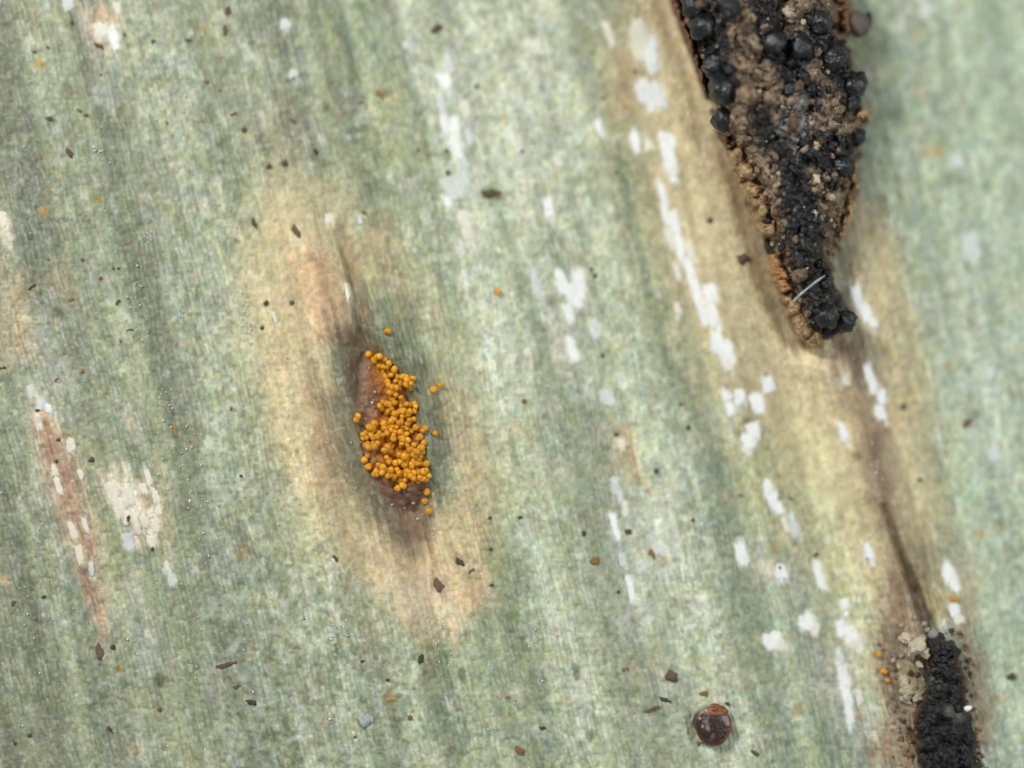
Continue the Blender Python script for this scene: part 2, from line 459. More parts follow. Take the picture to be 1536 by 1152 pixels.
W1, W2, W3, W4 = lin(246, 248, 243), lin(240, 232, 212), lin(216, 222, 215), lin(234, 231, 212)
cells = [
    # pale column high on the leaf
    (673, 96, 32, 12, W3), (667, 122, 26, 18, W1), (673, 138, 22, 8, W3), (662, 158, 34, 11, W3), (668, 186, 34, 12, W1),
    (681, 190, 26, 15, W1), (685, 222, 40, 12, W1), (704, 206, 26, 11, W3), (698, 165, 24, 12, W4), (694, 246, 24, 14, W3),
    (684, 282, 34, 28, W3), (696, 268, 26, 18, W3), (672, 303, 16, 12, W1), (697, 330, 30, 16, W4), (701, 350, 22, 13, W4),
    (823, 312, 32, 12, W1), (838, 243, 12, 14, W4), (804, 70, 22, 16, W4),
    # middle group
    (804, 426, 48, 11, W3), (843, 423, 38, 15, W1), (857, 440, 30, 14, W1), (869, 427, 46, 16, W1), (866, 452, 22, 14, W1),
    (853, 470, 26, 11, W1), (858, 524, 46, 11, W1), (893, 494, 30, 14, W3), (911, 597, 26, 20, W3), (930, 566, 16, 10, W3),
    # along the blotch
    (962, 62, 58, 26, W4), (976, 80, 52, 22, W1), (958, 42, 26, 16, W4), (966, 136, 36, 20, W1), (987, 143, 38, 20, W1), (976, 158, 22, 12, W1),
    (911, 47, 32, 8, W4), (918, 62, 18, 7, W4), (898, 190, 24, 9, W1), (953, 214, 34, 12, W1), (972, 218, 18, 11, W4),
    (1001, 214, 30, 22, W1), (1004, 240, 40, 18, W1), (1010, 270, 12, 10, W1), (994, 292, 34, 9, W1), (999, 322, 36, 10, W1),
    (1012, 335, 40, 12, W1), (1007, 360, 32, 12, W4), (1020, 372, 44, 11, W1), (1037, 382, 34, 10, W4), (1036, 410, 44, 12, W1),
    (1016, 408, 26, 9, W4), (1016, 462, 18, 9, W4), (1046, 442, 46, 12, W1), (1066, 440, 28, 20, W1), (1055, 474, 34, 11, W1),
    (1070, 474, 36, 14, W1), (1076, 514, 30, 20, W1), (1090, 530, 36, 22, W1), (1092, 548, 18, 14, W4),
    (1090, 594, 16, 13, W1), (1095, 614, 24, 11, W1), (1109, 596, 24, 15, W1), (1153, 578, 23, 17, W1), (1136, 606, 30, 19, W1),
    (1131, 646, 28, 17, W1), (1122, 662, 24, 18, W1), (1152, 732, 26, 12, W1), (1160, 752, 30, 14, W1), (1170, 764, 16, 11, W1),
    (1178, 788, 22, 8, W4), (1191, 790, 36, 11, W3), (1113, 832, 42, 14, W1), (1172, 858, 22, 17, W1), (1230, 866, 44, 12, W1),
    (1303, 828, 24, 13, W1), (1309, 846, 12, 9, W4), (1267, 907, 18, 13, W1), (1210, 934, 26, 22, W1), (1222, 944, 20, 16, W4),
    (1159, 962, 30, 24, W1), (1172, 968, 18, 14, W4), (1262, 944, 26, 14, W1), (1276, 952, 30, 18, W1), (1288, 968, 26, 14, W4),
    (1266, 1014, 34, 14, W1), (1270, 1044, 40, 13, W1), (1274, 1072, 30, 12, W1), (1289, 1046, 26, 9, W4), (1262, 990, 20, 10, W3),
    (1304, 562, 28, 12, W1), (1310, 580, 24, 12, W1), (1323, 596, 24, 12, W1), (1321, 620, 22, 14, W1), (1264, 648, 28, 11, W1), (1270, 660, 12, 9, W4),
    (1269, 573, 14, 11, W4), (1286, 446, 36, 13, W1), (1300, 470, 30, 15, W1), (1310, 484, 18, 12, W1),
    (1424, 860, 32, 17, W1), (1432, 878, 26, 13, W1), (1432, 914, 20, 14, W1), (1438, 928, 18, 14, W4),
    # lower middle
    (923, 728, 24, 12, W3), (930, 744, 22, 9, W3), (938, 764, 24, 9, W4), (921, 784, 30, 9, W1), (926, 802, 20, 9, W1),
    (946, 884, 38, 10, W1), (989, 822, 22, 16, W3), (932, 666, 14, 12, W2), (934, 840, 22, 10, W3), (960, 852, 18, 10, W3),
    # torn streak and pale scar
    (46, 588, 22, 8, W3), (62, 606, 20, 14, W3), (72, 612, 14, 10, W1), (58, 632, 26, 8, W2), (82, 706, 18, 8, W2), (88, 730, 30, 8, W2),
    (109, 797, 28, 10, W2), (119, 832, 32, 9, W2), (128, 788, 26, 7, W4), (137, 852, 22, 8, W3), (106, 668, 20, 14, W4), (121, 712, 16, 8, W4),
    (168, 738, 32, 18, W2), (178, 762, 34, 16, W2), (192, 744, 34, 16, W4), (190, 776, 22, 12, W2), (222, 716, 28, 8, W2), (216, 734, 18, 9, W2),
    (233, 744, 24, 10, W2), (238, 766, 16, 9, W2), (201, 776, 24, 9, W2), (207, 794, 18, 9, W2), (217, 782, 22, 11, W2), (233, 788, 22, 11, W2),
    (228, 812, 20, 13, W2), (226, 770, 14, 9, W2), (256, 868, 28, 8, W3), (193, 812, 26, 14, W3), (250, 850, 18, 7, W4),
    # high weathered spot and odd cells
    (152, 44, 22, 20, W4), (170, 50, 26, 14, W1), (174, 66, 18, 10, W1), (176, 12, 18, 10, W4), (102, 6, 20, 16, W3), (3, 328, 22, 16, W2),
    (428, 36, 18, 14, W3), (440, 110, 14, 12, W3), (610, 68, 14, 10, W3), (494, 328, 14, 13, W2), (540, 330, 14, 6, W3), (522, 436, 24, 8, W4), (412, 476, 16, 6, W4),
    (1486, 560, 18, 12, W3), (1390, 16, 18, 16, W3), (1456, 370, 40, 22, W3), (1436, 240, 26, 14, W3), (1492, 680, 26, 16, W3),
]

# bleached skin round the white cells
for (x_, y_, l_, w_, c_) in cells:
    i0, i1 = np.searchsorted(GX, [x_ - l_ - 20, x_ + l_ + 20])
    j0, j1 = np.searchsorted(GY, [y_ - l_ - 20, y_ + l_ + 20])
    h_ = max(2.0, l_ / 2 - w_ / 2)
    pts = [(x_ - h_ * SN, y_ - h_ * CS), (x_ + h_ * SN, y_ + h_ * CS)]
    m = 0.7 * pm(WX[j0:j1, i0:i1] * .4 + X[j0:j1, i0:i1] * .6, WY[j0:j1, i0:i1] * .4 + Y[j0:j1, i0:i1] * .6, pts, w_ / 2 + 1, 11)
    col[j0:j1, i0:i1] = col[j0:j1, i0:i1] * (1 - m[..., None]) + c_ * m[..., None]

lesion = (pm(X, Y, [(450, 320), (470, 500), (600, 860)], [60, 80, 70], 120) +
          pm(X, Y, [(1010, 0), (1060, 300), (1200, 560), (1330, 760)], [70, 80, 110, 80], 100)).clip(0, 1)
sharp = 1 - 0.55 * lesion
# cell walls, cell to cell variation, pores, grain
col *= (1 - 0.28 * wall * sharp)[..., None]
col *= (0.90 + 0.20 * cell_rand * sharp + 0.10 * (1 - sharp))[..., None]
col *= (0.84 + 0.32 * streak)[..., None]
col *= (0.86 + 0.28 * mott)[..., None]
col *= (0.84 + 0.32 * fine)[..., None]
grain = fbm(X / 5.5, Y / 8.5, 71, 3)
col *= (0.66 + 0.68 * (grain * (0.5 + 0.5 * sharp) + 0.5 * (0.5 - 0.5 * sharp)))[..., None]
col *= np.stack([1 + 0.16 * sharp * (vn(X / 9, Y / 12, 72) - .5), 1 + 0.06 * (vn(X / 10, Y / 12, 73) - .5), 1 + 0.24 * sharp * (vn(X / 8, Y / 11, 74) - .5)], -1)
col *= (1 - 0.16 * sst(0.62, 0.9, hatch) * sharp * sst(0.4, 0.7, fbm(X / 60, Y / 60, 66, 2)))[..., None]
mix(0.38 * pore * sharp * (0.3 + 0.7 * h2(pi_, pj, 45)), lin(96, 108, 92))
mix(0.34 * sst(0.70, 0.86, fbm(X / 5, Y / 11, 67, 2)) * sharp, lin(92, 98, 70))
mix(0.45 * sst(0.68, 0.84, fbm(S / 5, T / 16, 68, 2)) * (0.4 + 0.6 * frost), WHITE)
col *= np.array([0.97, 0.97, 0.925])

Z = relief(X, Y)
ZR = Z.copy()


def relief_at(x, y):
    """the broad relief read from the grid"""
    i = np.clip(np.searchsorted(GX, x) - 1, 0, len(GX) - 2)
    j = np.clip(np.searchsorted(GY, y) - 1, 0, len(GY) - 2)
    fx = np.clip((x - GX[i]) / (GX[i + 1] - GX[i]), 0, 1)
    fy = np.clip((y - GY[j]) / (GY[j + 1] - GY[j]), 0, 1)
    return (ZR[j, i] * (1 - fx) + ZR[j, i + 1] * fx) * (1 - fy) + (ZR[j + 1, i] * (1 - fx) + ZR[j + 1, i + 1] * fx) * fy


cell_h = 0.016 * dome * sharp + 0.022 * (streak - 0.5) + 0.030 * (mott - 0.5) + 0.012 * (fine - 0.5) - 0.008 * pore
in_frame = 1.0
Z = Z + cell_h

# ------------------------------------------------------------------ object helpers


def mesh_obj(name, verts, faces, mat, parent=None, smooth=True, colors=None):
    me = bpy.data.meshes.new(name)
    me.from_pydata([tuple(map(float, v)) for v in verts], [], faces)
    if smooth:
        me.polygons.foreach_set('use_smooth', [True] * len(me.polygons))
    if colors is not None:
        at = me.color_attributes.new('tint', 'FLOAT_COLOR', 'POINT')
        at.data.foreach_set('color', np.concatenate([colors, np.ones((len(colors), 1))], 1).astype(np.float32).ravel())
    me.materials.append(mat)
    me.update()
    o = bpy.data.objects.new(name, me)
    C.objects.link(o)
    if parent is not None:
        o.parent = parent
        o.matrix_parent_inverse = Matrix.Translation(-Vector(parent.location))
    return o


def grid_mesh(name, P, mat, parent=None, colors=None, keep=None):
    """mesh from an (n, m, 3) array of points, fast; keep marks the quads that stay"""
    n, m, _ = P.shape
    idx = np.arange(n * m).reshape(n, m)
    q = np.stack([idx[:-1, :-1], idx[1:, :-1], idx[1:, 1:], idx[:-1, 1:]], -1).reshape(-1, 4)
    co = P.reshape(-1, 3)
    cc = None if colors is None else colors.reshape(-1, 3)
    if keep is not None:
        q = q[keep.reshape(-1)]
        used, inv = np.unique(q, return_inverse=True)
        q = inv.reshape(-1, 4)
        co = co[used]
        cc = None if cc is None else cc[used]
    me = bpy.data.meshes.new(name)
    me.vertices.add(len(co))
    me.vertices.foreach_set('co', co.astype(np.float32).ravel())
    me.loops.add(len(q) * 4)
    me.loops.foreach_set('vertex_index', q.astype(np.int32).ravel())
    me.polygons.add(len(q))
    me.polygons.foreach_set('loop_start', np.arange(0, len(q) * 4, 4, dtype=np.int32))
    me.polygons.foreach_set('use_smooth', np.ones(len(q), bool))
    if cc is not None:
        at = me.color_attributes.new('tint', 'FLOAT_COLOR', 'POINT')
        at.data.foreach_set('color', np.concatenate([cc, np.ones((len(cc), 1))], 1).astype(np.float32).ravel())
    me.materials.append(mat)
    me.update(calc_edges=True)
    o = bpy.data.objects.new(name, me)
    C.objects.link(o)
    if parent is not None:
        o.parent = parent
        o.matrix_parent_inverse = Matrix.Translation(-Vector(parent.location))
    return o


def tag(o, label=None, cat=None, group=None, kind=None):
    if label:
        o['label'] = label
    if cat:
        o['category'] = cat
    if group:
        o['group'] = group
    if kind:
        o['kind'] = kind
    return o


def empty(name, loc):
    o = bpy.data.objects.new(name, None)
    o.location = loc
    o.empty_display_size = 0.2
    C.objects.link(o)
    return o


def mat_tint(name, rough=0.55, spec=0.35, noise_scale=30.0, vary=0.25, bump=0.02, bump_scale=60.0, colour=None, sss=0.0,
             sss_r=(0.06, 0.04, 0.02), coat=0.0, trans=0.0, dust=0.0, dust_scale=2.0, spread=(0.72, 1.2)):
    """procedural material: own colour (attribute or constant) broken up by node noise, with fine bump"""
    m = bpy.data.materials.new(name)
    m.use_nodes = True
    nt = m.node_tree
    b = nt.nodes['Principled BSDF']
    tc = nt.nodes.new('ShaderNodeTexCoord')
    no = nt.nodes.new('ShaderNodeTexNoise')
    no.inputs['Scale'].default_value = noise_scale
    no.inputs['Detail'].default_value = 5
    nt.links.new(tc.outputs['Object'], no.inputs['Vector'])
    mr = nt.nodes.new('ShaderNodeMapRange')
    mr.inputs['From Min'].default_value = 0.3
    mr.inputs['From Max'].default_value = 0.7
    mr.inputs['To Min'].default_value = 1 - vary
    mr.inputs['To Max'].default_value = 1 + vary
    nt.links.new(no.outputs['Fac'], mr.inputs['Value'])
    mul = nt.nodes.new('ShaderNodeVectorMath')
    mul.operation = 'SCALE'
    if colour is None:
        at = nt.nodes.new('ShaderNodeAttribute')
        at.attribute_name = 'tint'
        nt.links.new(at.outputs['Color'], mul.inputs[0])
    else:
        info = nt.nodes.new('ShaderNodeObjectInfo')
        ov = nt.nodes.new('ShaderNodeMapRange')
        ov.inputs['To Min'].default_value = spread[0]
        ov.inputs['To Max'].default_value = spread[1]
        nt.links.new(info.outputs['Random'], ov.inputs['Value'])
        rg = nt.nodes.new('ShaderNodeVectorMath')
        rg.operation = 'SCALE'
        rg.inputs[0].default_value = tuple(colour)
        nt.links.new(ov.outputs[0], rg.inputs['Scale'])
        nt.links.new(rg.outputs[0], mul.inputs[0])
    nt.links.new(mr.outputs[0], mul.inputs['Scale'])
    nt.links.new(mul.outputs[0], b.inputs['Base Color'])
    if dust:
        n3 = nt.nodes.new('ShaderNodeTexNoise')
        n3.inputs['Scale'].default_value = dust_scale
        n3.inputs['Detail'].default_value = 6
        n3.inputs['Roughness'].default_value = 0.7
        nt.links.new(tc.outputs['Object'], n3.inputs['Vector'])
        m3 = nt.nodes.new('ShaderNodeMapRange')
        m3.inputs['From Min'].default_value = 0.50
        m3.inputs['From Max'].default_value = 0.72
        m3.inputs['To Min'].default_value = 0.0
        m3.inputs['To Max'].default_value = dust
        nt.links.new(n3.outputs['Fac'], m3.inputs['Value'])
        mx = nt.nodes.new('ShaderNodeMix')
        mx.data_type = 'RGBA'
        nt.links.new(m3.outputs[0], mx.inputs['Factor'])
        nt.links.new(mul.outputs[0], mx.inputs[6])
        mx.inputs[7].default_value = (0.20, 0.20, 0.20, 1)
        nt.links.new(mx.outputs[2], b.inputs['Base Color'])
    b.inputs['Roughness'].default_value = rough
    b.inputs['Specular IOR Level'].default_value = spec
    if sss:
        b.inputs['Subsurface Weight'].default_value = sss
        b.inputs['Subsurface Radius'].default_value = sss_r
        b.inputs['Subsurface Scale'].default_value = 1.0
    if coat:
        b.inputs['Coat Weight'].default_value = coat
        b.inputs['Coat Roughness'].default_value = 0.15
    if trans:
        b.inputs['Transmission Weight'].default_value = trans
    if bump:
        n2 = nt.nodes.new('ShaderNodeTexNoise')
        n2.inputs['Scale'].default_value = bump_scale
        n2.inputs['Detail'].default_value = 4
        nt.links.new(tc.outputs['Object'], n2.inputs['Vector'])
        bp = nt.nodes.new('ShaderNodeBump')
        bp.inputs['Strength'].default_value = 1.0
        bp.inputs['Distance'].default_value = bump
        nt.links.new(n2.outputs['Fac'], bp.inputs['Height'])
        nt.links.new(bp.outputs[0], b.inputs['Normal'])
    return m


M = dict(
    leaf=mat_tint('leaf_epidermis', 0.5, 0.4, 26, 0.10, 0.010, 34),
    white=mat_tint('air_filled_cell', 0.6, 0.35, 16, 0.05, 0.010, 30),
    crust=mat_tint('charred_crust', 0.42, 0.55, 16, 0.55, 0.05, 20, dust=0.22, dust_scale=9.0),
    black=mat_tint('black_fruiting_body', 0.20, 0.7, 3, 0.5, 0.02, 5, colour=(0.006, 0.007, 0.009), dust=0.12, dust_scale=2.6),
    blackcrumb=mat_tint('black_crumb', 0.25, 0.6, 3, 0.5, 0.018, 4, colour=(0.008, 0.008, 0.009), dust=0.22, dust_scale=2.5),
    browncrumb=mat_tint('brown_crumb', 0.55, 0.4, 2.5, 0.5, 0.016, 4, spread=(0.5, 1.2), colour=lin(156, 132, 106)),
    darkcrumb=mat_tint('dark_brown_crumb', 0.55, 0.4, 2.5, 0.5, 0.016, 4, spread=(0.6, 1.4), colour=lin(96, 76, 58)),
    greyflake=mat_tint('grey_powder', 0.6, 0.4, 12, 0.25, 0.030, 24, colour=lin(188, 190, 188)),
    palecrumb=mat_tint('pale_crumb', 0.5, 0.4, 2.2, 0.25, 0.016, 3.5, colour=lin(196, 183, 156)),
    tornbit=mat_tint('orange_brown_crumb', 0.6, 0.35, 3, 0.3, 0.014, 5, colour=lin(150, 114, 76)),
    torn=mat_tint('torn_tissue', 0.5, 0.45, 12, 0.5, 0.05, 16),
    spore=mat_tint('orange_spore', 0.42, 0.4, 1.6, 0.3, 0.008, 4, spread=(0.75, 1.15), colour=lin(234, 168, 46), sss=0.6, sss_r=(0.05, 0.03, 0.006)),
    bed=mat_tint('spore_bed', 0.4, 0.45, 16, 0.25, 0.02, 24),
    fibre=mat_tint('glassy_fibre', 0.25, 0.6, 14, 0.1, 0.0, 20, colour=lin(206, 212, 212), trans=0.25),
    pellet=mat_tint('brown_pellet', 0.32, 0.5, 14, 0.25, 0.02, 22, coat=0.2),
    glass=mat_tint('clear_grain', 0.15, 0.6, 10, 0.05, 0.0, 20, colour=lin(236, 240, 242)),
    s_black=mat_tint('black_debris', 0.5, 0.4, 18, 0.4, 0.01, 30, colour=lin(92, 86, 72)),
    s_brown=mat_tint('brown_debris', 0.5, 0.4, 18, 0.3, 0.01, 30, colour=lin(120, 100, 80)),
    s_rust=mat_tint('rusty_debris', 0.5, 0.4, 18, 0.3, 0.01, 30, colour=lin(156, 118, 86)),
    s_ochre=mat_tint('ochre_debris', 0.5, 0.4, 18, 0.3, 0.01, 30, colour=lin(150, 124, 52)),
    s_olive=mat_tint('olive_debris', 0.5, 0.4, 18, 0.3, 0.01, 30, colour=lin(98, 102, 66)),
    s_white=mat_tint('white_debris', 0.5, 0.4, 18, 0.1, 0.01, 30, colour=lin(222, 230, 226)),
    wax=mat_tint('wax_bloom', 0.2, 0.6, 18, 0.05, 0.0, 30, colour=lin(214, 222, 214)),
)

# ------------------------------------------------------------------ the leaf
leaf = empty('leaf', (0, 0, 0))
tag(leaf, 'pale green leaf surface with tan blotches and white flecked cells', 'leaf')
k = (CAM_D - Z) / CAM_D
P = np.stack([(X - 768.0) / 100.0 * k, (576.0 - Y) / 100.0 * k, Z], -1)
grid_mesh('epidermis', P, M['leaf'], leaf, col)
del P


def surf(x, y):
    return float(relief_at(np.array([float(x)]), np.array([float(y)]))[0])


def pad(name, cx, cy, ln, wd, mat, parent, ang=None, thick=0.03, seed=0, colour=(1, 1, 1), taper=0.0):
    """thin swollen cell lying in the surface, rounded oblong outline, follows the leaf"""
    a = SA if ang is None else ang
    r = np.random.default_rng(seed)
    nr, nt_ = 5, 22
    xs, ys, hs = [cx], [cy], [1.0]
    ph = r.uniform(0, 6.28, 3)
    am = r.uniform(0.04, 0.14, 3)
    for i in range(1, nr + 1):
        f = i / nr
        for j in range(nt_):
            th = 2 * math.pi * j / nt_
            c_, s_ = math.cos(th), math.sin(th)
            rr = (abs(c_) ** 4.0 + abs(s_) ** 4.0) ** (-0.25)
            rr *= 1 + am[0] * math.sin(2 * th + ph[0]) + am[1] * math.sin(3 * th + ph[1]) + am[2] * math.sin(7 * th + ph[2])
            u = f * rr * s_ * wd / 2 * (1 - taper * c_)
            v = f * rr * c_ * ln / 2
            xs.append(cx + u * math.cos(a) + v * math.sin(a))
            ys.append(cy - u * math.sin(a) + v * math.cos(a))
            hs.append(math.sqrt(max(0.0, 1 - f ** 3)) - (0.6 if i == nr else 0))
    xs, ys, hs = np.array(xs), np.array(ys), np.array(hs)
    z = relief_at(xs, ys) + 0.010 + thick * hs
    V = [px(x, y, zz) for x, y, zz in zip(xs, ys, z)]
    F = [(0, 1 + (j + 1) % nt_, 1 + j) for j in range(nt_)]
    for i in range(nr - 1):
        for j in range(nt_):
            a0, a1 = 1 + i * nt_ + j, 1 + i * nt_ + (j + 1) % nt_
            b0, b1 = a0 + nt_, a1 + nt_
            F.append((a0, a1, b1, b0))
    F = [tuple(f[::-1]) for f in F]
    g = 0.88 + 0.14 * vn(xs / 6, ys / 9, seed)
    cc = np.asarray(colour)[None, :] * g[:, None]
    rim_ = np.repeat(np.array([0, 0, 0, .0, .25, .8]), [1] + [nt_] * 5)[:, None]
    i = np.clip(np.searchsorted(GX, xs), 0, len(GX) - 1)
    j = np.clip(np.searchsorted(GY, ys), 0, len(GY) - 1)
    cc = cc * (1 - rim_) + col[j, i] * rim_
    return mesh_obj(name, V, F, mat, parent, True, cc)


for i, (x_, y_, l_, w_, c_) in enumerate(cells):
    r = np.random.default_rng(900 + i)
    pad('white_cell', x_, y_, l_ * 1.14, w_ * 1.22, M['white'], leaf, SA + r.uniform(-0.07, 0.07), 0.014, 100 + i, c_, r.uniform(-0.15, 0.15))

# ------------------------------------------------------------------ rough lump meshes shared by grains


def lump_mesh(name, mat, seed, sub=2, amp=0.28, freq=1.6, sq=(1, 1, 1)):
    bm = bmesh.new()
    bmesh.ops.create_icosphere(bm, subdivisions=sub, radius=1.0)
    off = Vector((seed * 3.7, seed * 1.9, seed * 5.3))
    for v in bm.verts:
        n = mnoise.noise(v.co * freq + off) + 0.5 * mnoise.noise(v.co * freq * 2.3 + off)
        v.co *= 1 + amp * n
        v.co = Vector((v.co.x * sq[0], v.co.y * sq[1], v.co.z * sq[2]))
    me = bpy.data.meshes.new(name)
    bm.to_mesh(me)
    bm.free()
    me.polygons.foreach_set('use_smooth', [True] * len(me.polygons))
    me.materials.append(mat)
    return me


def put(name, me, loc, scale, rot, parent=None):
    o = bpy.data.objects.new(name, me)
    C.objects.link(o)
    o.scale = scale
    o.rotation_euler = rot
    if parent is not None:
        o.parent = parent
        o.location = Vector(loc) - Vector(parent.location)
    else:
        o.location = loc
    return o


def rrot():
    return tuple(rng.uniform(0, 6.28, 3))


# ------------------------------------------------------------------ orange rust pustule
zc = surf(590, 650)
pust = empty('rust_pustule', px(590, 650, zc))
tag(pust, 'orange rust pustule bursting through a grey-rimmed slit in the leaf', 'rust pustule')
PUST = [(543, 528), (560, 526), (590, 552), (612, 580), (622, 620), (636, 660), (646, 710), (644, 745), (628, 772), (600, 770),
        (572, 740), (550, 705), (538, 660), (534, 600), (536, 560)]
gx, gy = np.meshgrid(np.arange(520, 664, 1.8), np.arange(512, 790, 1.8))
sd = poly_sd(gx, gy, PUST) + 8 * (fbm(gx / 14, gy / 14, 71, 2) - .5)
dm = sst(-4, 34, -sd)
bz = relief_at(gx, gy) - 0.03 + 0.30 * dm + 0.10 * dm * (fbm(gx / 9, gy / 9, 72, 3) - .5) + 0.07 * dm * (vn(gx / 5, gy / 5, 73) - .5)
mid = np.interp(gy, [520, 600, 700, 780], [556, 566, 590, 622])
flap = sst(4, -16, gx - mid + 12 * (vn(gx / 12, gy / 12, 74) - .5)) * sst(650, 610, gy)
bz = bz + 0.14 * flap * dm
og = np.maximum(sst(0.42, 0.6, fbm(gx / 16, gy / 18, 75, 2)) * .6, pm(gx, gy, [(560, 535), (600, 600), (585, 640), (600, 700)], [12, 20, 26, 28], 24))
bc = lin(136, 92, 54) * (1 - og[..., None]) + lin(186, 118, 36) * og[..., None]
bc = bc * (1 - flap[..., None]) + (lin(128, 96, 74) * (1 - og[..., None]) + lin(158, 126, 98) * og[..., None]) * flap[..., None]
low = sst(705, 745, gy)
eg = sst(16, 0, -sd)[..., None] * 0.7
bc = bc * (1 - eg) + lin(104, 90, 70) * eg
bc = bc * (1 - low[..., None]) + lin(122, 90, 72) * low[..., None]
kk = (CAM_D - bz) / CAM_D
keep = (sd[:-1, :-1] < 0) & (sd[1:, 1:] < 0) & (sd[1:, :-1] < 0) & (sd[:-1, 1:] < 0)
grid_mesh('spore_bed', np.stack([(gx - 768) / 100 * kk, (576 - gy) / 100 * kk, bz], -1), M['bed'], pust, bc, keep)

from_bed = {}


def bed_z(x, y):
    i = int(np.clip(round((x - 520) / 1.8), 0, gx.shape[1] - 1))
    j = int(np.clip(round((y - 512) / 1.8), 0, gx.shape[0] - 1))
    return float(bz[j, i]) if sd[j, i] < 0 else surf(x, y)


sp_me = [lump_mesh('spore', M['spore'], 200 + i, 2, 0.16, 1.3, (1.0, 0.88 + 0.04 * i, 0.9)) for i in range(3)]
AREA = [(548, 530), (572, 532), (602, 562), (624, 566), (618, 588), (612, 600), (628, 606), (622, 630), (612, 640), (640, 640), (636, 664), (640, 690),
        (646, 716), (640, 735), (616, 716), (602, 726), (580, 716), (558, 716), (562, 700), (548, 684), (541, 656), (552, 642), (568, 626), (568, 606), (584, 586), (574, 556)]
holes = [(590, 664, 5), (597, 628, 6), (617, 655, 7), (579, 697, 6), (566, 642, 6), (570, 662, 4), (592, 690, 4), (602, 700, 5), (628, 700, 6)]
placed = []
tries = 0
while len(placed) < 262 and tries < 9000:
    tries += 1
    x_, y_ = rng.uniform(532, 650), rng.uniform(526, 738)
    if float(poly_sd(np.array([x_]), np.array([y_]), AREA)[0]) > -1:
        continue
    if any(math.hypot(x_ - a, y_ - b) < r_ for a, b, r_ in holes):
        continue
    if float(fbm(np.array([x_ / 13]), np.array([y_ / 13]), 77, 2)[0]) < 0.45 or y_ > 690 and rng.uniform() < 0.5:
        continue
    lv = 0.0
    near = [q for q in placed if math.hypot(q[0] - x_, q[1] - y_) < 6.6]
    if len(near) >= 2:
        continue
    if any(math.hypot(q[0] - x_, q[1] - y_) < 3.8 for q in placed):
        continue
    if near:
        lv = max(q[2] for q in near) + 0.055
    placed.append((x_, y_, lv))
    r_ = rng.uniform(0.040, 0.064)
    put('spore', sp_me[rng.integers(0, 3)], px(x_, y_, bed_z(x_, y_) + 0.035 + lv), (r_, r_, r_), rrot(), pust)
for x_, y_ in [(537, 624), (534, 630), (562, 711), (568, 708), (552, 700), (640, 737), (637, 752), (638, 718), (630, 672), (636, 664), (596, 732),
               (604, 728), (591, 716), (621, 710), (610, 706), (546, 690), (550, 668), (545, 652)]:
    r_ = rng.uniform(0.052, 0.066)
    put('spore', sp_me[rng.integers(0, 3)], px(x_, y_, bed_z(x_, y_) + 0.04), (r_, r_, r_), rrot(), pust)
# clear wax beads on the brown lower end
wx_me = lump_mesh('wax_bead', M['wax'], 301, 2, 0.5)
for x_, y_, r_ in [(620, 755, .022), (588, 757, .014), (577, 705, .022), (607, 762, .012), (558, 604, .02), (562, 588, .018), (560, 600, .012),
                   (554, 552, .016), (626, 778, .018), (634, 772, .012)]:
    put('wax_bead', wx_me, px(x_, y_, bed_z(x_, y_) + 0.02), (r_, r_, r_ * .8), rrot(), pust)

stray = [
    (650, 584, .062, 'orange spore, lower of a pair beside the pustule', None), (661, 578, .058, 'orange spore, upper of a pair beside the pustule', None),
    (653, 650, .050, 'single orange spore on the grey rim beside the pustule', None), (643, 767, .062, 'lone orange spore below the brown end of the pustule', None),
    (582, 497, .062, 'lone orange spore on grey-green leaf above the pustule', None), (747, 438, .055, 'lone orange spore on green leaf between two white-celled columns', None),
    (1326, 1007, .060, 'larger orange spore beside pale crumbs at the lower crust', None), (1331, 1021, .048, 'smaller orange spore beside pale crumbs at the lower crust', None),
    (1318, 982, .055, 'dull orange spore above two brighter ones by lower crust', None), (1431, 898, .060, 'orange spore between white cells above the lower black crust', None),
]
for x_, y_, r_, lab, g in stray:
    o = put('rust_spore', sp_me[rng.integers(0, 3)], px(x_, y_, surf(x_, y_) + r_ * 0.75), (r_, r_, r_), rrot())
    tag(o, lab, 'spore', 'stray orange spores')

# ------------------------------------------------------------------ the black crusts


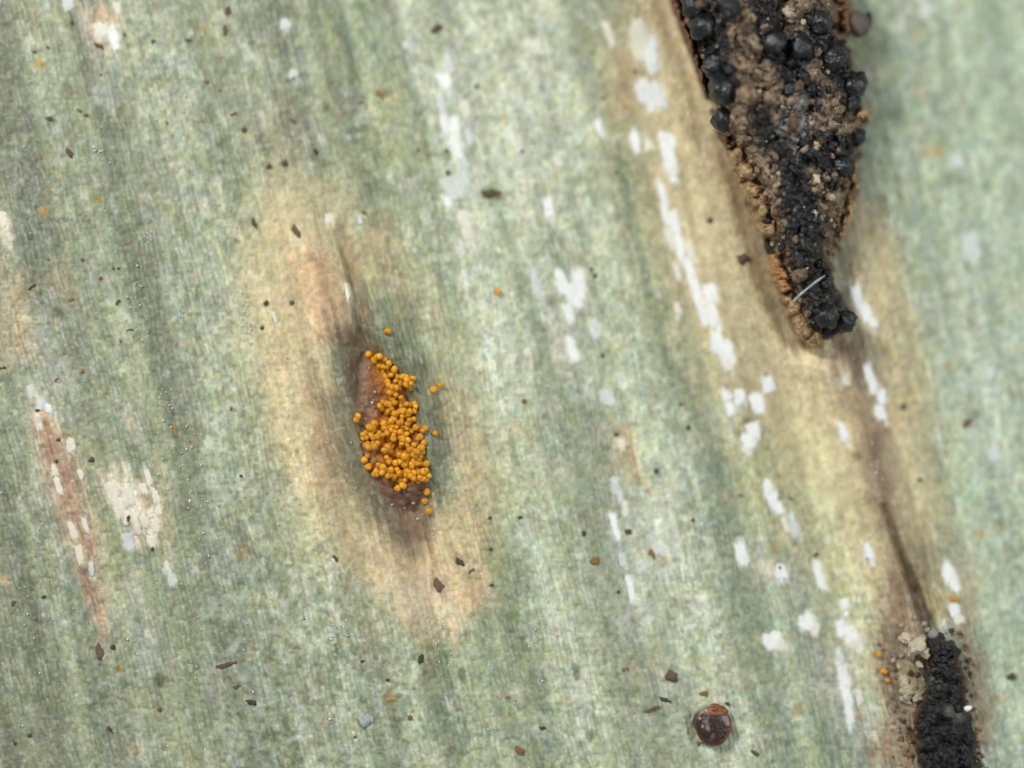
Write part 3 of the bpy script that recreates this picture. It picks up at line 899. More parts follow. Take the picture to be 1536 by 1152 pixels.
def crust_surface(poly, x0, x1, y0, y1, hfun, cfun, seed, parent, edge=36.0):
    gx, gy = np.meshgrid(np.arange(x0, x1, 1.6), np.arange(y0, y1, 1.6))
    sd = poly_sd(gx, gy, poly) + 18 * (fbm(gx / 13, gy / 13, seed, 3) - .5)
    dm = np.sqrt(np.clip(-sd / edge, 0, 1)) * 0.75 + 0.25 * np.clip(-sd / (edge * 2), 0, 1)
    # rounded granules of two sizes (nearest jittered point)
    def worley(cs, sdn):
        ix, iy = np.floor(gx / cs), np.floor(gy / cs)
        best = np.full(gx.shape, 9e9)
        bid = np.zeros(gx.shape)
        for a in (-1, 0, 1):
            for b in (-1, 0, 1):
                cx, cy = ix + a, iy + b
                dx = (cx + h2(cx, cy, sdn)) * cs - gx
                dy = (cy + h2(cx, cy, sdn + 1)) * cs - gy
                d = np.hypot(dx, dy) / cs
                w = d < best
                best = np.where(w, d, best)
                bid = np.where(w, h2(cx, cy, sdn + 2), bid)
        return best, bid
    w1, i1 = worley(19.0, seed + 5)
    w2, i2 = worley(8.0, seed + 9)
    bump = 0.30 * (np.sqrt(np.clip(1 - w1 ** 2, 0, 1)) - 0.5) * (0.6 + 0.8 * i1) + 0.11 * (np.sqrt(np.clip(1 - w2 ** 2, 0, 1)) - 0.4) * (0.5 + i2)
    bump = bump + 0.30 * (fbm(gx / 30, gy / 34, seed + 20, 3) - .5) + 0.06 * (fbm(gx / 4, gy / 4, seed + 21, 2) - .5)
    z = relief_at(gx, gy) - 0.06 + dm * (hfun(gx, gy) + bump)
    c = cfun(gx, gy, i1, i2, w1, w2, -sd)
    kk = (CAM_D - z) / CAM_D
    keep = (sd[:-1, :-1] < 0) & (sd[1:, 1:] < 0) & (sd[1:, :-1] < 0) & (sd[:-1, 1:] < 0)
    grid_mesh('crust', np.stack([(gx - 768) / 100 * kk, (576 - gy) / 100 * kk, z], -1), M['crust'], parent, c, keep)

    def zat(x, y):
        i = int(np.clip(round((x - x0) / 1.6), 0, gx.shape[1] - 1))
        j = int(np.clip(round((y - y0) / 1.6), 0, gx.shape[0] - 1))
        return float(z[j, i]) if sd[j, i] < 0 else surf(x, y)
    return zat


BLK, BLK2 = np.array([0.006, 0.006, 0.007]), lin(50, 46, 44)
TB, TB2, TB3 = lin(158, 136, 108), lin(84, 66, 50), lin(188, 168, 140)


def crust_black(gx, gy):
    """how black the large crust is at a point"""
    m = np.zeros(gx.shape)
    for pts, w, sf in [([(1180, 240), (1200, 300), (1212, 380), (1228, 430), (1252, 488)], [18, 26, 26, 24, 32], 26),
                       ([(1140, 170), (1160, 210)], [16, 22], 24), ([(1258, 240), (1240, 270)], [20, 12], 26),
                       ([(1150, 10), (1165, 70), (1200, 75)], [26, 24, 22], 30), ([(1060, 20), (1080, 130)], [26, 22], 26),
                       ([(1185, 105), (1215, 140)], [18, 18], 26), ([(1230, 40), (1262, 110)], [20, 20], 24), ([(1215, 225), (1270, 215)], [22, 18], 26)]:
        m = np.maximum(m, pm(gx, gy, pts, w, sf))
    return m


def c_big(gx, gy, i1, i2, w1, w2, ins):
    n = fbm(gx / 20, gy / 22, 81, 3)
    b = np.clip(crust_black(gx, gy) * 0.95 + 0.9 * (n - 0.52) + 0.35 * (i2 - 0.5) + 0.2 * (i1 - .5), 0, 1)
    b = sst(0.26, 0.62, b)[..., None]
    t = (TB * i1[..., None] + TB2 * (1 - i1[..., None]))
    t = t * (1 - 0.4 * sst(0.6, 0.9, i2)[..., None]) + TB3 * 0.4 * sst(0.6, 0.9, i2)[..., None]
    k_ = BLK * (1 - 0.5 * i2[..., None] ** 3) + BLK2 * 0.5 * i2[..., None] ** 3
    c = t * (1 - b) + k_ * b
    sp = fbm(gx / 4.5, gy / 4.5, 83, 3)
    c = c * (1 - 0.8 * sst(0.56, 0.68, sp)[..., None]) + lin(46, 38, 32) * 0.8 * sst(0.56, 0.68, sp)[..., None]
    sp = fbm(gx / 4, gy / 5, 84, 2)
    c = c * (1 - 0.5 * sst(0.70, 0.84, sp)[..., None]) + lin(176, 166, 150) * 0.5 * sst(0.70, 0.84, sp)[..., None]
    g = (pm(gx, gy, [(1188, 150), (1200, 185), (1203, 212)], [18, 26, 14], 26) * sst(0.38, 0.55, fbm(gx / 7, gy / 7, 82, 2)))[..., None]
    return c * (1 - 0.85 * g) + lin(172, 174, 172) * 0.85 * g


zt = surf(1180, 240)
crust = empty('fungal_crust', px(1190, 250, zt))
tag(crust, 'long tapering black and brown fungal crust studded with round black beads', 'fungal crust')
zb1 = crust_surface(CRUST, 985, 1320, -66, 530,
                    lambda x, y: 0.98 - 0.42 * sst(100, 500, y), c_big, 80, crust)

# round black fruiting bodies
bd = [lump_mesh('fruiting_body', M['black'], 400 + i, 3, 0.30, 1.8, (1, 0.95, 0.92)) for i in range(3)]
beads = [(1250, 86, 22, .10), (1280, 128, 23, .06), (1086, 180, 21, .05), (1084, 132, 24, .06), (1160, 66, 22, .10), (1201, 74, 23, .08), (1073, 98, 21, .05),
         (1056, 40, 24, .04), (1040, 8, 20, .02), (1232, 34, 20, .06), (1262, 250, 20, .0), (1284, 206, 16, .0), (1268, 482, 19, .02), (1096, 12, 18, -.02), (1240, 474, 20, -.06)]
for x_, y_, r_, up in beads:
    rr = r_ / 100
    rim = float(poly_sd(np.array([x_]), np.array([y_]), CRUST)[0])
    z0 = zb1(x_, y_) if rim < -14 else max(zb1(x_, y_), surf(x_, y_) + 0.45)
    put('fruiting_body', bd[rng.integers(0, 3)], px(x_, y_, z0 + up), (rr, rr * rng.uniform(.9, 1), rr), rrot(), crust)

cr_me = {k_: [lump_mesh('crumb', M[k_], 500 + i + 10 * q, 3, 0.55, 1.5, (1, .8, .75)) for i in range(3)]
         for q, k_ in enumerate(['browncrumb', 'darkcrumb', 'blackcrumb', 'greyflake', 'palecrumb', 'tornbit'])}
n = 0
while n < 230:
    x_, y_ = rng.uniform(1005, 1300), rng.uniform(-30, 508)
    d_ = float(poly_sd(np.array([x_]), np.array([y_]), CRUST)[0])
    if d_ > -5:
        continue
    blk = float(crust_black(np.array([x_]), np.array([y_]))[0])
    u = rng.uniform()
    if u < blk * 0.85:
        kname = 'blackcrumb'
    else:
        kname = ['browncrumb', 'browncrumb', 'darkcrumb', 'blackcrumb'][rng.integers(0, 4)]
    r_ = rng.uniform(0.03, 0.085) * (1.7 if rng.uniform() < .2 else 1)
    put('crumb', cr_me[kname][rng.integers(0, 3)], px(x_, y_, zb1(x_, y_) + r_ * 0.25), (r_, r_, r_ * .8), rrot(), crust)
    n += 1
for q in range(46):
    cx_, cy_, sx_, sy_ = [(1228, 272, 12, 12), (1248, 308, 9, 20), (1150, 250, 12, 16), (1165, 300, 7, 22), (1240, 225, 14, 8), (1130, 140, 22, 26)][q % 6]
    x_, y_ = cx_ + rng.normal() * sx_, cy_ + rng.normal() * sy_
    r_ = rng.uniform(0.03, 0.075)
    put('crumb', cr_me[['browncrumb', 'palecrumb', 'browncrumb'][rng.integers(0, 3)]][rng.integers(0, 3)], px(x_, y_, zb1(x_, y_) + r_ * .5), (r_, r_ * .8, r_ * .7), rrot(), crust)
for q in range(90):
    a = rng.normal(0, 1, 2)
    x_, y_ = 1196 + a[0] * 15, 182 + a[1] * 20
    r_ = rng.uniform(0.014, 0.042)
    put('pale_flake', cr_me['greyflake'][rng.integers(0, 3)], px(x_, y_, zb1(x_, y_) + 0.04), (r_ * 1.6, r_ * .5, r_ * .4), rrot(), crust)
for x_, y_, r_ in [(1066, 166, .05), (1122, 114, .05), (1122, 152, .07), (1099, 213, .04), (1112, 262, .03), (1242, 222, .03), (1168, 276, .04), (1160, 364, .06),
                   (1170, 368, .04), (1224, 268, .09), (1248, 296, .08), (1222, 318, .06), (1250, 338, .06), (1182, 18, .1), (1205, 33, .07)]:
    put('pale_crumb', cr_me['palecrumb'][rng.integers(0, 3)], px(x_, y_, zb1(x_, y_) + 0.03), (r_, r_ * .8, r_ * .7), rrot(), crust)


gl_me = lump_mesh('added_glint', M['wax'], 777, 1, 0.2)  # small pale lumps added to stand in for glints on the crust
for q in range(60):
    x_, y_ = rng.uniform(1020, 1295), rng.uniform(0, 500)
    if float(poly_sd(np.array([x_]), np.array([y_]), CRUST)[0]) > -6:
        continue
    r_ = rng.uniform(0.008, 0.022)
    put('added_glint', gl_me, px(x_, y_, zb1(x_, y_) + 0.05), (r_, r_ * .7, r_ * .6), rrot(), crust)


def ribbon(name, pts, wid, hgt, c1, c2, seed, parent, lift=0.0, n=60, base=None):
    """ragged strip of torn skin standing along a path"""
    pts = np.array(pts, float)
    d = np.concatenate([[0], np.cumsum(np.hypot(*np.diff(pts, axis=0).T))])
    tt = np.linspace(0, d[-1], n)
    cx, cy = np.interp(tt, d, pts[:, 0]), np.interp(tt, d, pts[:, 1])
    w = np.interp(tt, d, wid)
    tx, ty = np.gradient(cx), np.gradient(cy)
    l = np.hypot(tx, ty)
    nx, ny = -ty / l, tx / l
    m = 11
    V, CC = [], []
    for i in range(n):
        for j in range(m):
            a = math.pi * j / (m - 1)
            u = -math.cos(a) * w[i] * (0.75 + 0.6 * float(fbm(np.array([i * d[-1] / n / 12.0]), np.array([(j > 5) * 3.3]), seed, 2)[0]))
            x_, y_ = cx[i] + nx[i] * u, cy[i] + ny[i] * u
            nz = float(fbm(np.array([x_ / 9.0]), np.array([y_ / 9.0]), seed + 1, 3)[0])
            endf = min(1, i / 4, (n - 1 - i) / 4)
            b = surf(x_, y_) if base is None else base(x_, y_)
            V.append(px(x_, y_, b - 0.05 + endf * (lift + hgt * math.sin(a) * (0.5 + nz))))
            g = float(np.clip((nz - .3) / .4, 0, 1))
            CC.append(np.asarray(c1) * (1 - g) + np.asarray(c2) * g)
    F = [(i * m + j, i * m + j + 1, (i + 1) * m + j + 1, (i + 1) * m + j) for i in range(n - 1) for j in range(m - 1)]
    return mesh_obj(name, V, F, M['torn'], parent, True, np.array(CC))


OB, OB2 = lin(134, 102, 70), lin(192, 162, 118)
RB, RB2 = lin(88, 54, 40), lin(124, 84, 60)
ribbon('torn_skin', [(1098, 216), (1124, 268), (1146, 322), (1158, 360)], [12, 21, 19, 12], 0.62, OB, OB2, 601, crust, 0.05)
ribbon('torn_skin', [(1160, 378), (1170, 412), (1180, 440)], [7, 14, 11], 0.55, lin(158, 110, 64), lin(196, 150, 96), 602, crust, 0.05)
ribbon('torn_skin', [(1178, 436), (1194, 474), (1212, 508), (1238, 514)], [9, 15, 15, 10], 0.42, OB, OB2, 603, crust, 0.04)
ribbon('torn_skin', [(1002, -30), (1018, 20), (1034, 62), (1052, 112), (1062, 150)], [6, 7, 8, 7, 4], 0.50, RB, RB2, 604, crust, 0.06)
ribbon('torn_skin', [(1258, -30), (1266, 10), (1272, 52)], [9, 11, 9], 0.60, RB2, OB, 605, crust, 0.08)
ribbon('torn_skin', [(1284, 168), (1300, 176), (1308, 176)], [12, 11, 7], 0.35, lin(146, 92, 54), OB2, 606, crust, 0.25, 24)
ribbon('torn_skin', [(1278, 236), (1282, 276), (1272, 322), (1258, 360)], [8, 9, 9, 5], 0.5, lin(128, 98, 70), OB2, 607, crust, 0.05)
ribbon('torn_skin', [(1094, 190), (1086, 206), (1100, 226)], [6, 8, 7], 0.5, RB, OB, 608, crust, 0.05, 26)
# dark strip painting the shade in a slit under the peeled skin
ribbon('slit_shade', [(1146, 352), (1154, 376), (1162, 386)], [3, 6, 5], 0.22, lin(44, 36, 26), lin(58, 46, 34), 609, crust, 0.04, 24)
# translucent brown blister standing out over the green side
o = put('blister', lump_mesh('blister', mat_tint('brown_blister', 0.35, 0.5, 8, 0.4, 0.01, 20, colour=lin(96, 84, 76)), 701, 3, 0.12, 1.2, (1, 1, .8)),
        px(1288, 36, surf(1288, 36) + 0.42), (0.17, 0.21, 0.19), (0, 0, 0.3), crust)
put('blister_rim', lump_mesh('blister_rim', M['black'], 703, 3, 0.2, 1.3, (1, 1, .8)), px(1300, 34, surf(1300, 36) + 0.36), (0.085, 0.17, 0.14), (0, 0, -0.2), crust)

# glassy fibre lying across the crust's lower end


def tube(name, pts, rad, mat, parent=None, n=24, m=8):
    pts = np.array(pts, float)
    tt = np.linspace(0, len(pts) - 1, n)
    cen = np.stack([np.interp(tt, range(len(pts)), pts[:, q]) for q in range(3)], 1)
    r_ = np.interp(tt, range(len(pts)), rad)
    V = []
    for i in range(n):
        tv = Vector(cen[min(i + 1, n - 1)] - cen[max(i - 1, 0)]).normalized()
        a = tv.cross(Vector((0, 0, 1))).normalized()
        b = a.cross(tv)
        for j in range(m):
            th = 2 * math.pi * j / m
            V.append(Vector(cen[i]) + (a * math.cos(th) + b * math.sin(th)) * r_[i])
    F = [(i * m + j, i * m + (j + 1) % m, (i + 1) * m + (j + 1) % m, (i + 1) * m + j) for i in range(n - 1) for j in range(m)]
    F += [tuple(range(m))[::-1], tuple(range((n - 1) * m, n * m))]
    return mesh_obj(name, V, F, mat, parent)


zf = max(zb1(1200, 440), zb1(1225, 422), zb1(1210, 433)) + 0.06
fb = tube('glassy_fibre', [px(1190, 453, zf - .06), px(1199, 443, zf), px(1212, 432, zf + .02), px(1226, 421, zf + .02), px(1238, 413, zf - .02)],
          [0.018, 0.020, 0.013, 0.020, 0.005], M['fibre'])
tag(fb, 'short white glassy fibre lying across the tip of the tapering crust', 'fibre')
fb2 = tube('glassy_fibre', [px(1192, 421, zb1(1192, 421) + .03), px(1198, 416, zf - .02), px(1205, 411, zb1(1205, 411) + .05)], [0.008, 0.012, 0.006], M['fibre'])
tag(fb2, 'faint hair-thin white fibre just above the thicker glassy fibre', 'fibre')

# lower crust
zt2 = surf(1415, 1040)
crust2 = empty('fungal_crust', px(1415, 1050, zt2))
tag(crust2, 'small black fungal crust with pale crumbs at the end of a brown split', 'fungal crust')


def c_small(gx, gy, i1, i2, w1, w2, ins):
    b = sst(0.15, 0.42, 0.6 + 0.8 * (fbm(gx / 18, gy / 18, 91, 3) - .5) + .3 * (i2 - .5) - 0.5 * sst(12, 0, ins))[..., None]
    e = TB2 * i1[..., None] + lin(120, 84, 50) * (1 - i1[..., None])
    k_ = BLK * (1 - 0.4 * i2[..., None] ** 3) + BLK2 * 0.4 * i2[..., None] ** 3
    g = (pm(gx, gy, [(1402, 1022), (1408, 1030)], [8, 9], 14) + pm(gx, gy, [(1424, 1068), (1440, 1074)], [8, 8], 14)).clip(0, 1)[..., None] * 0.6
    c = e * (1 - b) + k_ * b
    return c * (1 - g) + lin(128, 124, 112) * g


zb2 = crust_surface(CRUST2, 1330, 1500, 930, 1196, lambda x, y: 0.34 + 0 * x, c_small, 90, crust2, 26.0)
for x_, y_, r_ in [(1360, 958, .15), (1376, 970, .20), (1388, 980, .13), (1364, 980, .14), (1380, 996, .10), (1360, 944, .06), (1352, 938, .05), (1402, 952, .09), (1390, 944, .06),
                   (1356, 1022, .10), (1364, 1038, .17), (1378, 1044, .12), (1358, 1050, .11), (1348, 1000, .05), (1352, 984, .05), (1340, 990, .05), (1386, 936, .07), (1372, 926, .06)]:
    put('pale_crumb', cr_me['palecrumb'][rng.integers(0, 3)], px(x_, y_, zb2(x_, y_) + r_ * .35), (r_, r_ * .85, r_ * .75), rrot(), crust2)
for x_, y_, r_ in [(1344, 1004, .06), (1366, 1010, .06), (1376, 1012, .05), (1448, 970, .05), (1452, 990, .06), (1456, 1010, .05),
                   (1440, 950, .05), (1428, 946, .06), (1450, 1036, .05), (1460, 1064, .05), (1362, 1092, .06), (1354, 1082, .05)]:
    put('crumb', cr_me['darkcrumb'][rng.integers(0, 3)], px(x_, y_, zb2(x_, y_) + r_ * .3), (r_, r_ * .85, r_ * .75), rrot(), crust2)
n = 0
while n < 50:
    x_, y_ = rng.uniform(1358, 1470), rng.uniform(950, 1180)
    if float(poly_sd(np.array([x_]), np.array([y_]), CRUST2)[0]) > -8:
        continue
    r_ = rng.uniform(0.04, 0.10)
    put('crumb', cr_me['blackcrumb'][rng.integers(0, 3)], px(x_, y_, zb2(x_, y_) + r_ * .2), (r_, r_, r_ * .8), rrot(), crust2)
    n += 1
for q in range(84):
    side = 0 if q % 3 else 1
    t_ = rng.uniform()
    if side:
        x_, y_ = np.interp(t_, [0, .25, .6, 1], [1405, 1444, 1456, 1472]) + rng.normal() * 5, np.interp(t_, [0, .25, .6, 1], [938, 962, 1030, 1150]) + rng.normal() * 4
    else:
        x_, y_ = np.interp(t_, [0, .3, .6, 1], [1330, 1345, 1352, 1366]) + rng.normal() * 10, np.interp(t_, [0, .3, .6, 1], [960, 1010, 1080, 1160]) + rng.normal() * 8
    r_ = rng.uniform(.02, .055)
    put('crumb', cr_me[['browncrumb', 'browncrumb', 'tornbit'][rng.integers(0, 3)]][rng.integers(0, 3)], px(x_, y_, zb2(x_, y_) + r_ * .2), (r_, r_ * .8, r_ * .6), rrot(), crust2)
gr = put('clear_grain', lump_mesh('clear_grain', M['glass'], 801, 2, 0.15, 1.2, (1.3, .9, .8)), px(1451, 1063, zb2(1451, 1063) + .05), (.062, .052, .05), (0, 0, .35))
tag(gr, 'bright white glassy grain stuck on the lower black crust', 'grain')
gr = put('clear_grain', lump_mesh('clear_grain', M['greyflake'], 803, 2, 0.2, 1.2, (1.1, 1, .8)), px(1401, 951, zb2(1401, 951) + .09), (.085, .085, .06), (0, 0, .35))
tag(gr, 'blue-grey grain between pale crumbs and the lower black crust', 'grain')

# ------------------------------------------------------------------ brown pellet
zp = surf(1068, 1087)
pel = empty('brown_pellet', px(1068, 1087, zp))
tag(pel, 'glossy dark brown rounded pellet with reddish cap sitting on green leaf', 'pellet')


def blob(name, cx, cy, rx, ry, rz, zoff, shape, colf, mat, parent, seed, sub=4, amp=0.05):
    bm = bmesh.new()
    bmesh.ops.create_icosphere(bm, subdivisions=sub, radius=1.0)
    off = Vector((seed * 1.3, seed * 2.1, seed * .7))
    V, CC = [], []
    base = Vector(px(cx, cy, surf(cx, cy) + zoff))
    for v in bm.verts:
        p = v.co.copy()
        CC.append(colf(p, mnoise.noise(p * 3 + off)))
        p *= 1 + amp * mnoise.noise(p * 1.8 + off)
        p = shape(p)
        V.append(base + Vector((p.x * rx, p.y * ry, p.z * rz)))
    F = [tuple(v.index for v in f.verts) for f in bm.faces]
    bm.free()
    return mesh_obj(name, V, F, mat, parent, True, np.array(CC))


def pel_shape(p):
    # low button: flat top, cut off square towards the cap, narrower towards the foot
    x_ = p.x * (1.0 - 0.20 * max(0, -p.y) + 0.05 * max(0, p.y))
    y_ = p.y if p.y < 0.5 else 0.5 + (p.y - 0.5) * 0.6
    z_ = p.z if p.z < 0.4 else 0.4 + (p.z - 0.4) * 0.35
    return Vector((x_ - 0.10 * p.y, y_, z_))


def pel_col(p, q):
    r_ = min(1.0, math.hypot(p.x, p.y))
    e_ = max(0.0, min(1.0, (r_ - 0.72) / 0.2)) * (0.35 + 0.65 * max(0, min(1, 0.5 + p.x)))
    c_ = lin(52, 34, 30) * (1 - e_) + lin(126, 68, 36) * e_
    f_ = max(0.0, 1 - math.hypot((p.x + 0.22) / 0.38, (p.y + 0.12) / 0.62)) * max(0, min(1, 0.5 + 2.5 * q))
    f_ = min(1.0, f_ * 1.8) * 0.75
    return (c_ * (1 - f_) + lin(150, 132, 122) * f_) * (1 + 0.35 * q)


blob('pellet_body', 1069, 1088, .292, .318, .24, .10, pel_shape, pel_col, M['pellet'], pel, 5, 5, .10)
blob('pellet_cap', 1068, 1068, .235, .10, .13, .14, lambda p: Vector((p.x, p.y + .5 * (1 - p.x * p.x) - .35 + .30 * p.x, p.z)),
     lambda p, q: lin(136, 78, 42) * (1 + .5 * q) if p.x > -0.25 + .3 * q else lin(150, 122, 106) * (1 + .4 * q), M['pellet'], pel, 6, 4, .25)
put('painted_highlight', lump_mesh('painted_highlight', M['palecrumb'], 811, 2, .2), px(1054, 1090, zp + .245), (.022, .028, .016), (0, 0, 0), pel)  # pale lumps stand in for the highlight on the pellet's left side
put('painted_highlight', bpy.data.meshes['painted_highlight'], px(1050, 1078, zp + .235), (.018, .024, .016), (0, 0, .5), pel)

# ------------------------------------------------------------------ loose debris on the leaf
sl_me = {k_: [lump_mesh('debris', M[k_], 820 + i, 3, 0.75, 1.3, (1, 1, 1)) for i in range(3)]
         for k_ in ('s_black', 's_brown', 's_rust', 's_ochre', 's_olive', 's_white')}
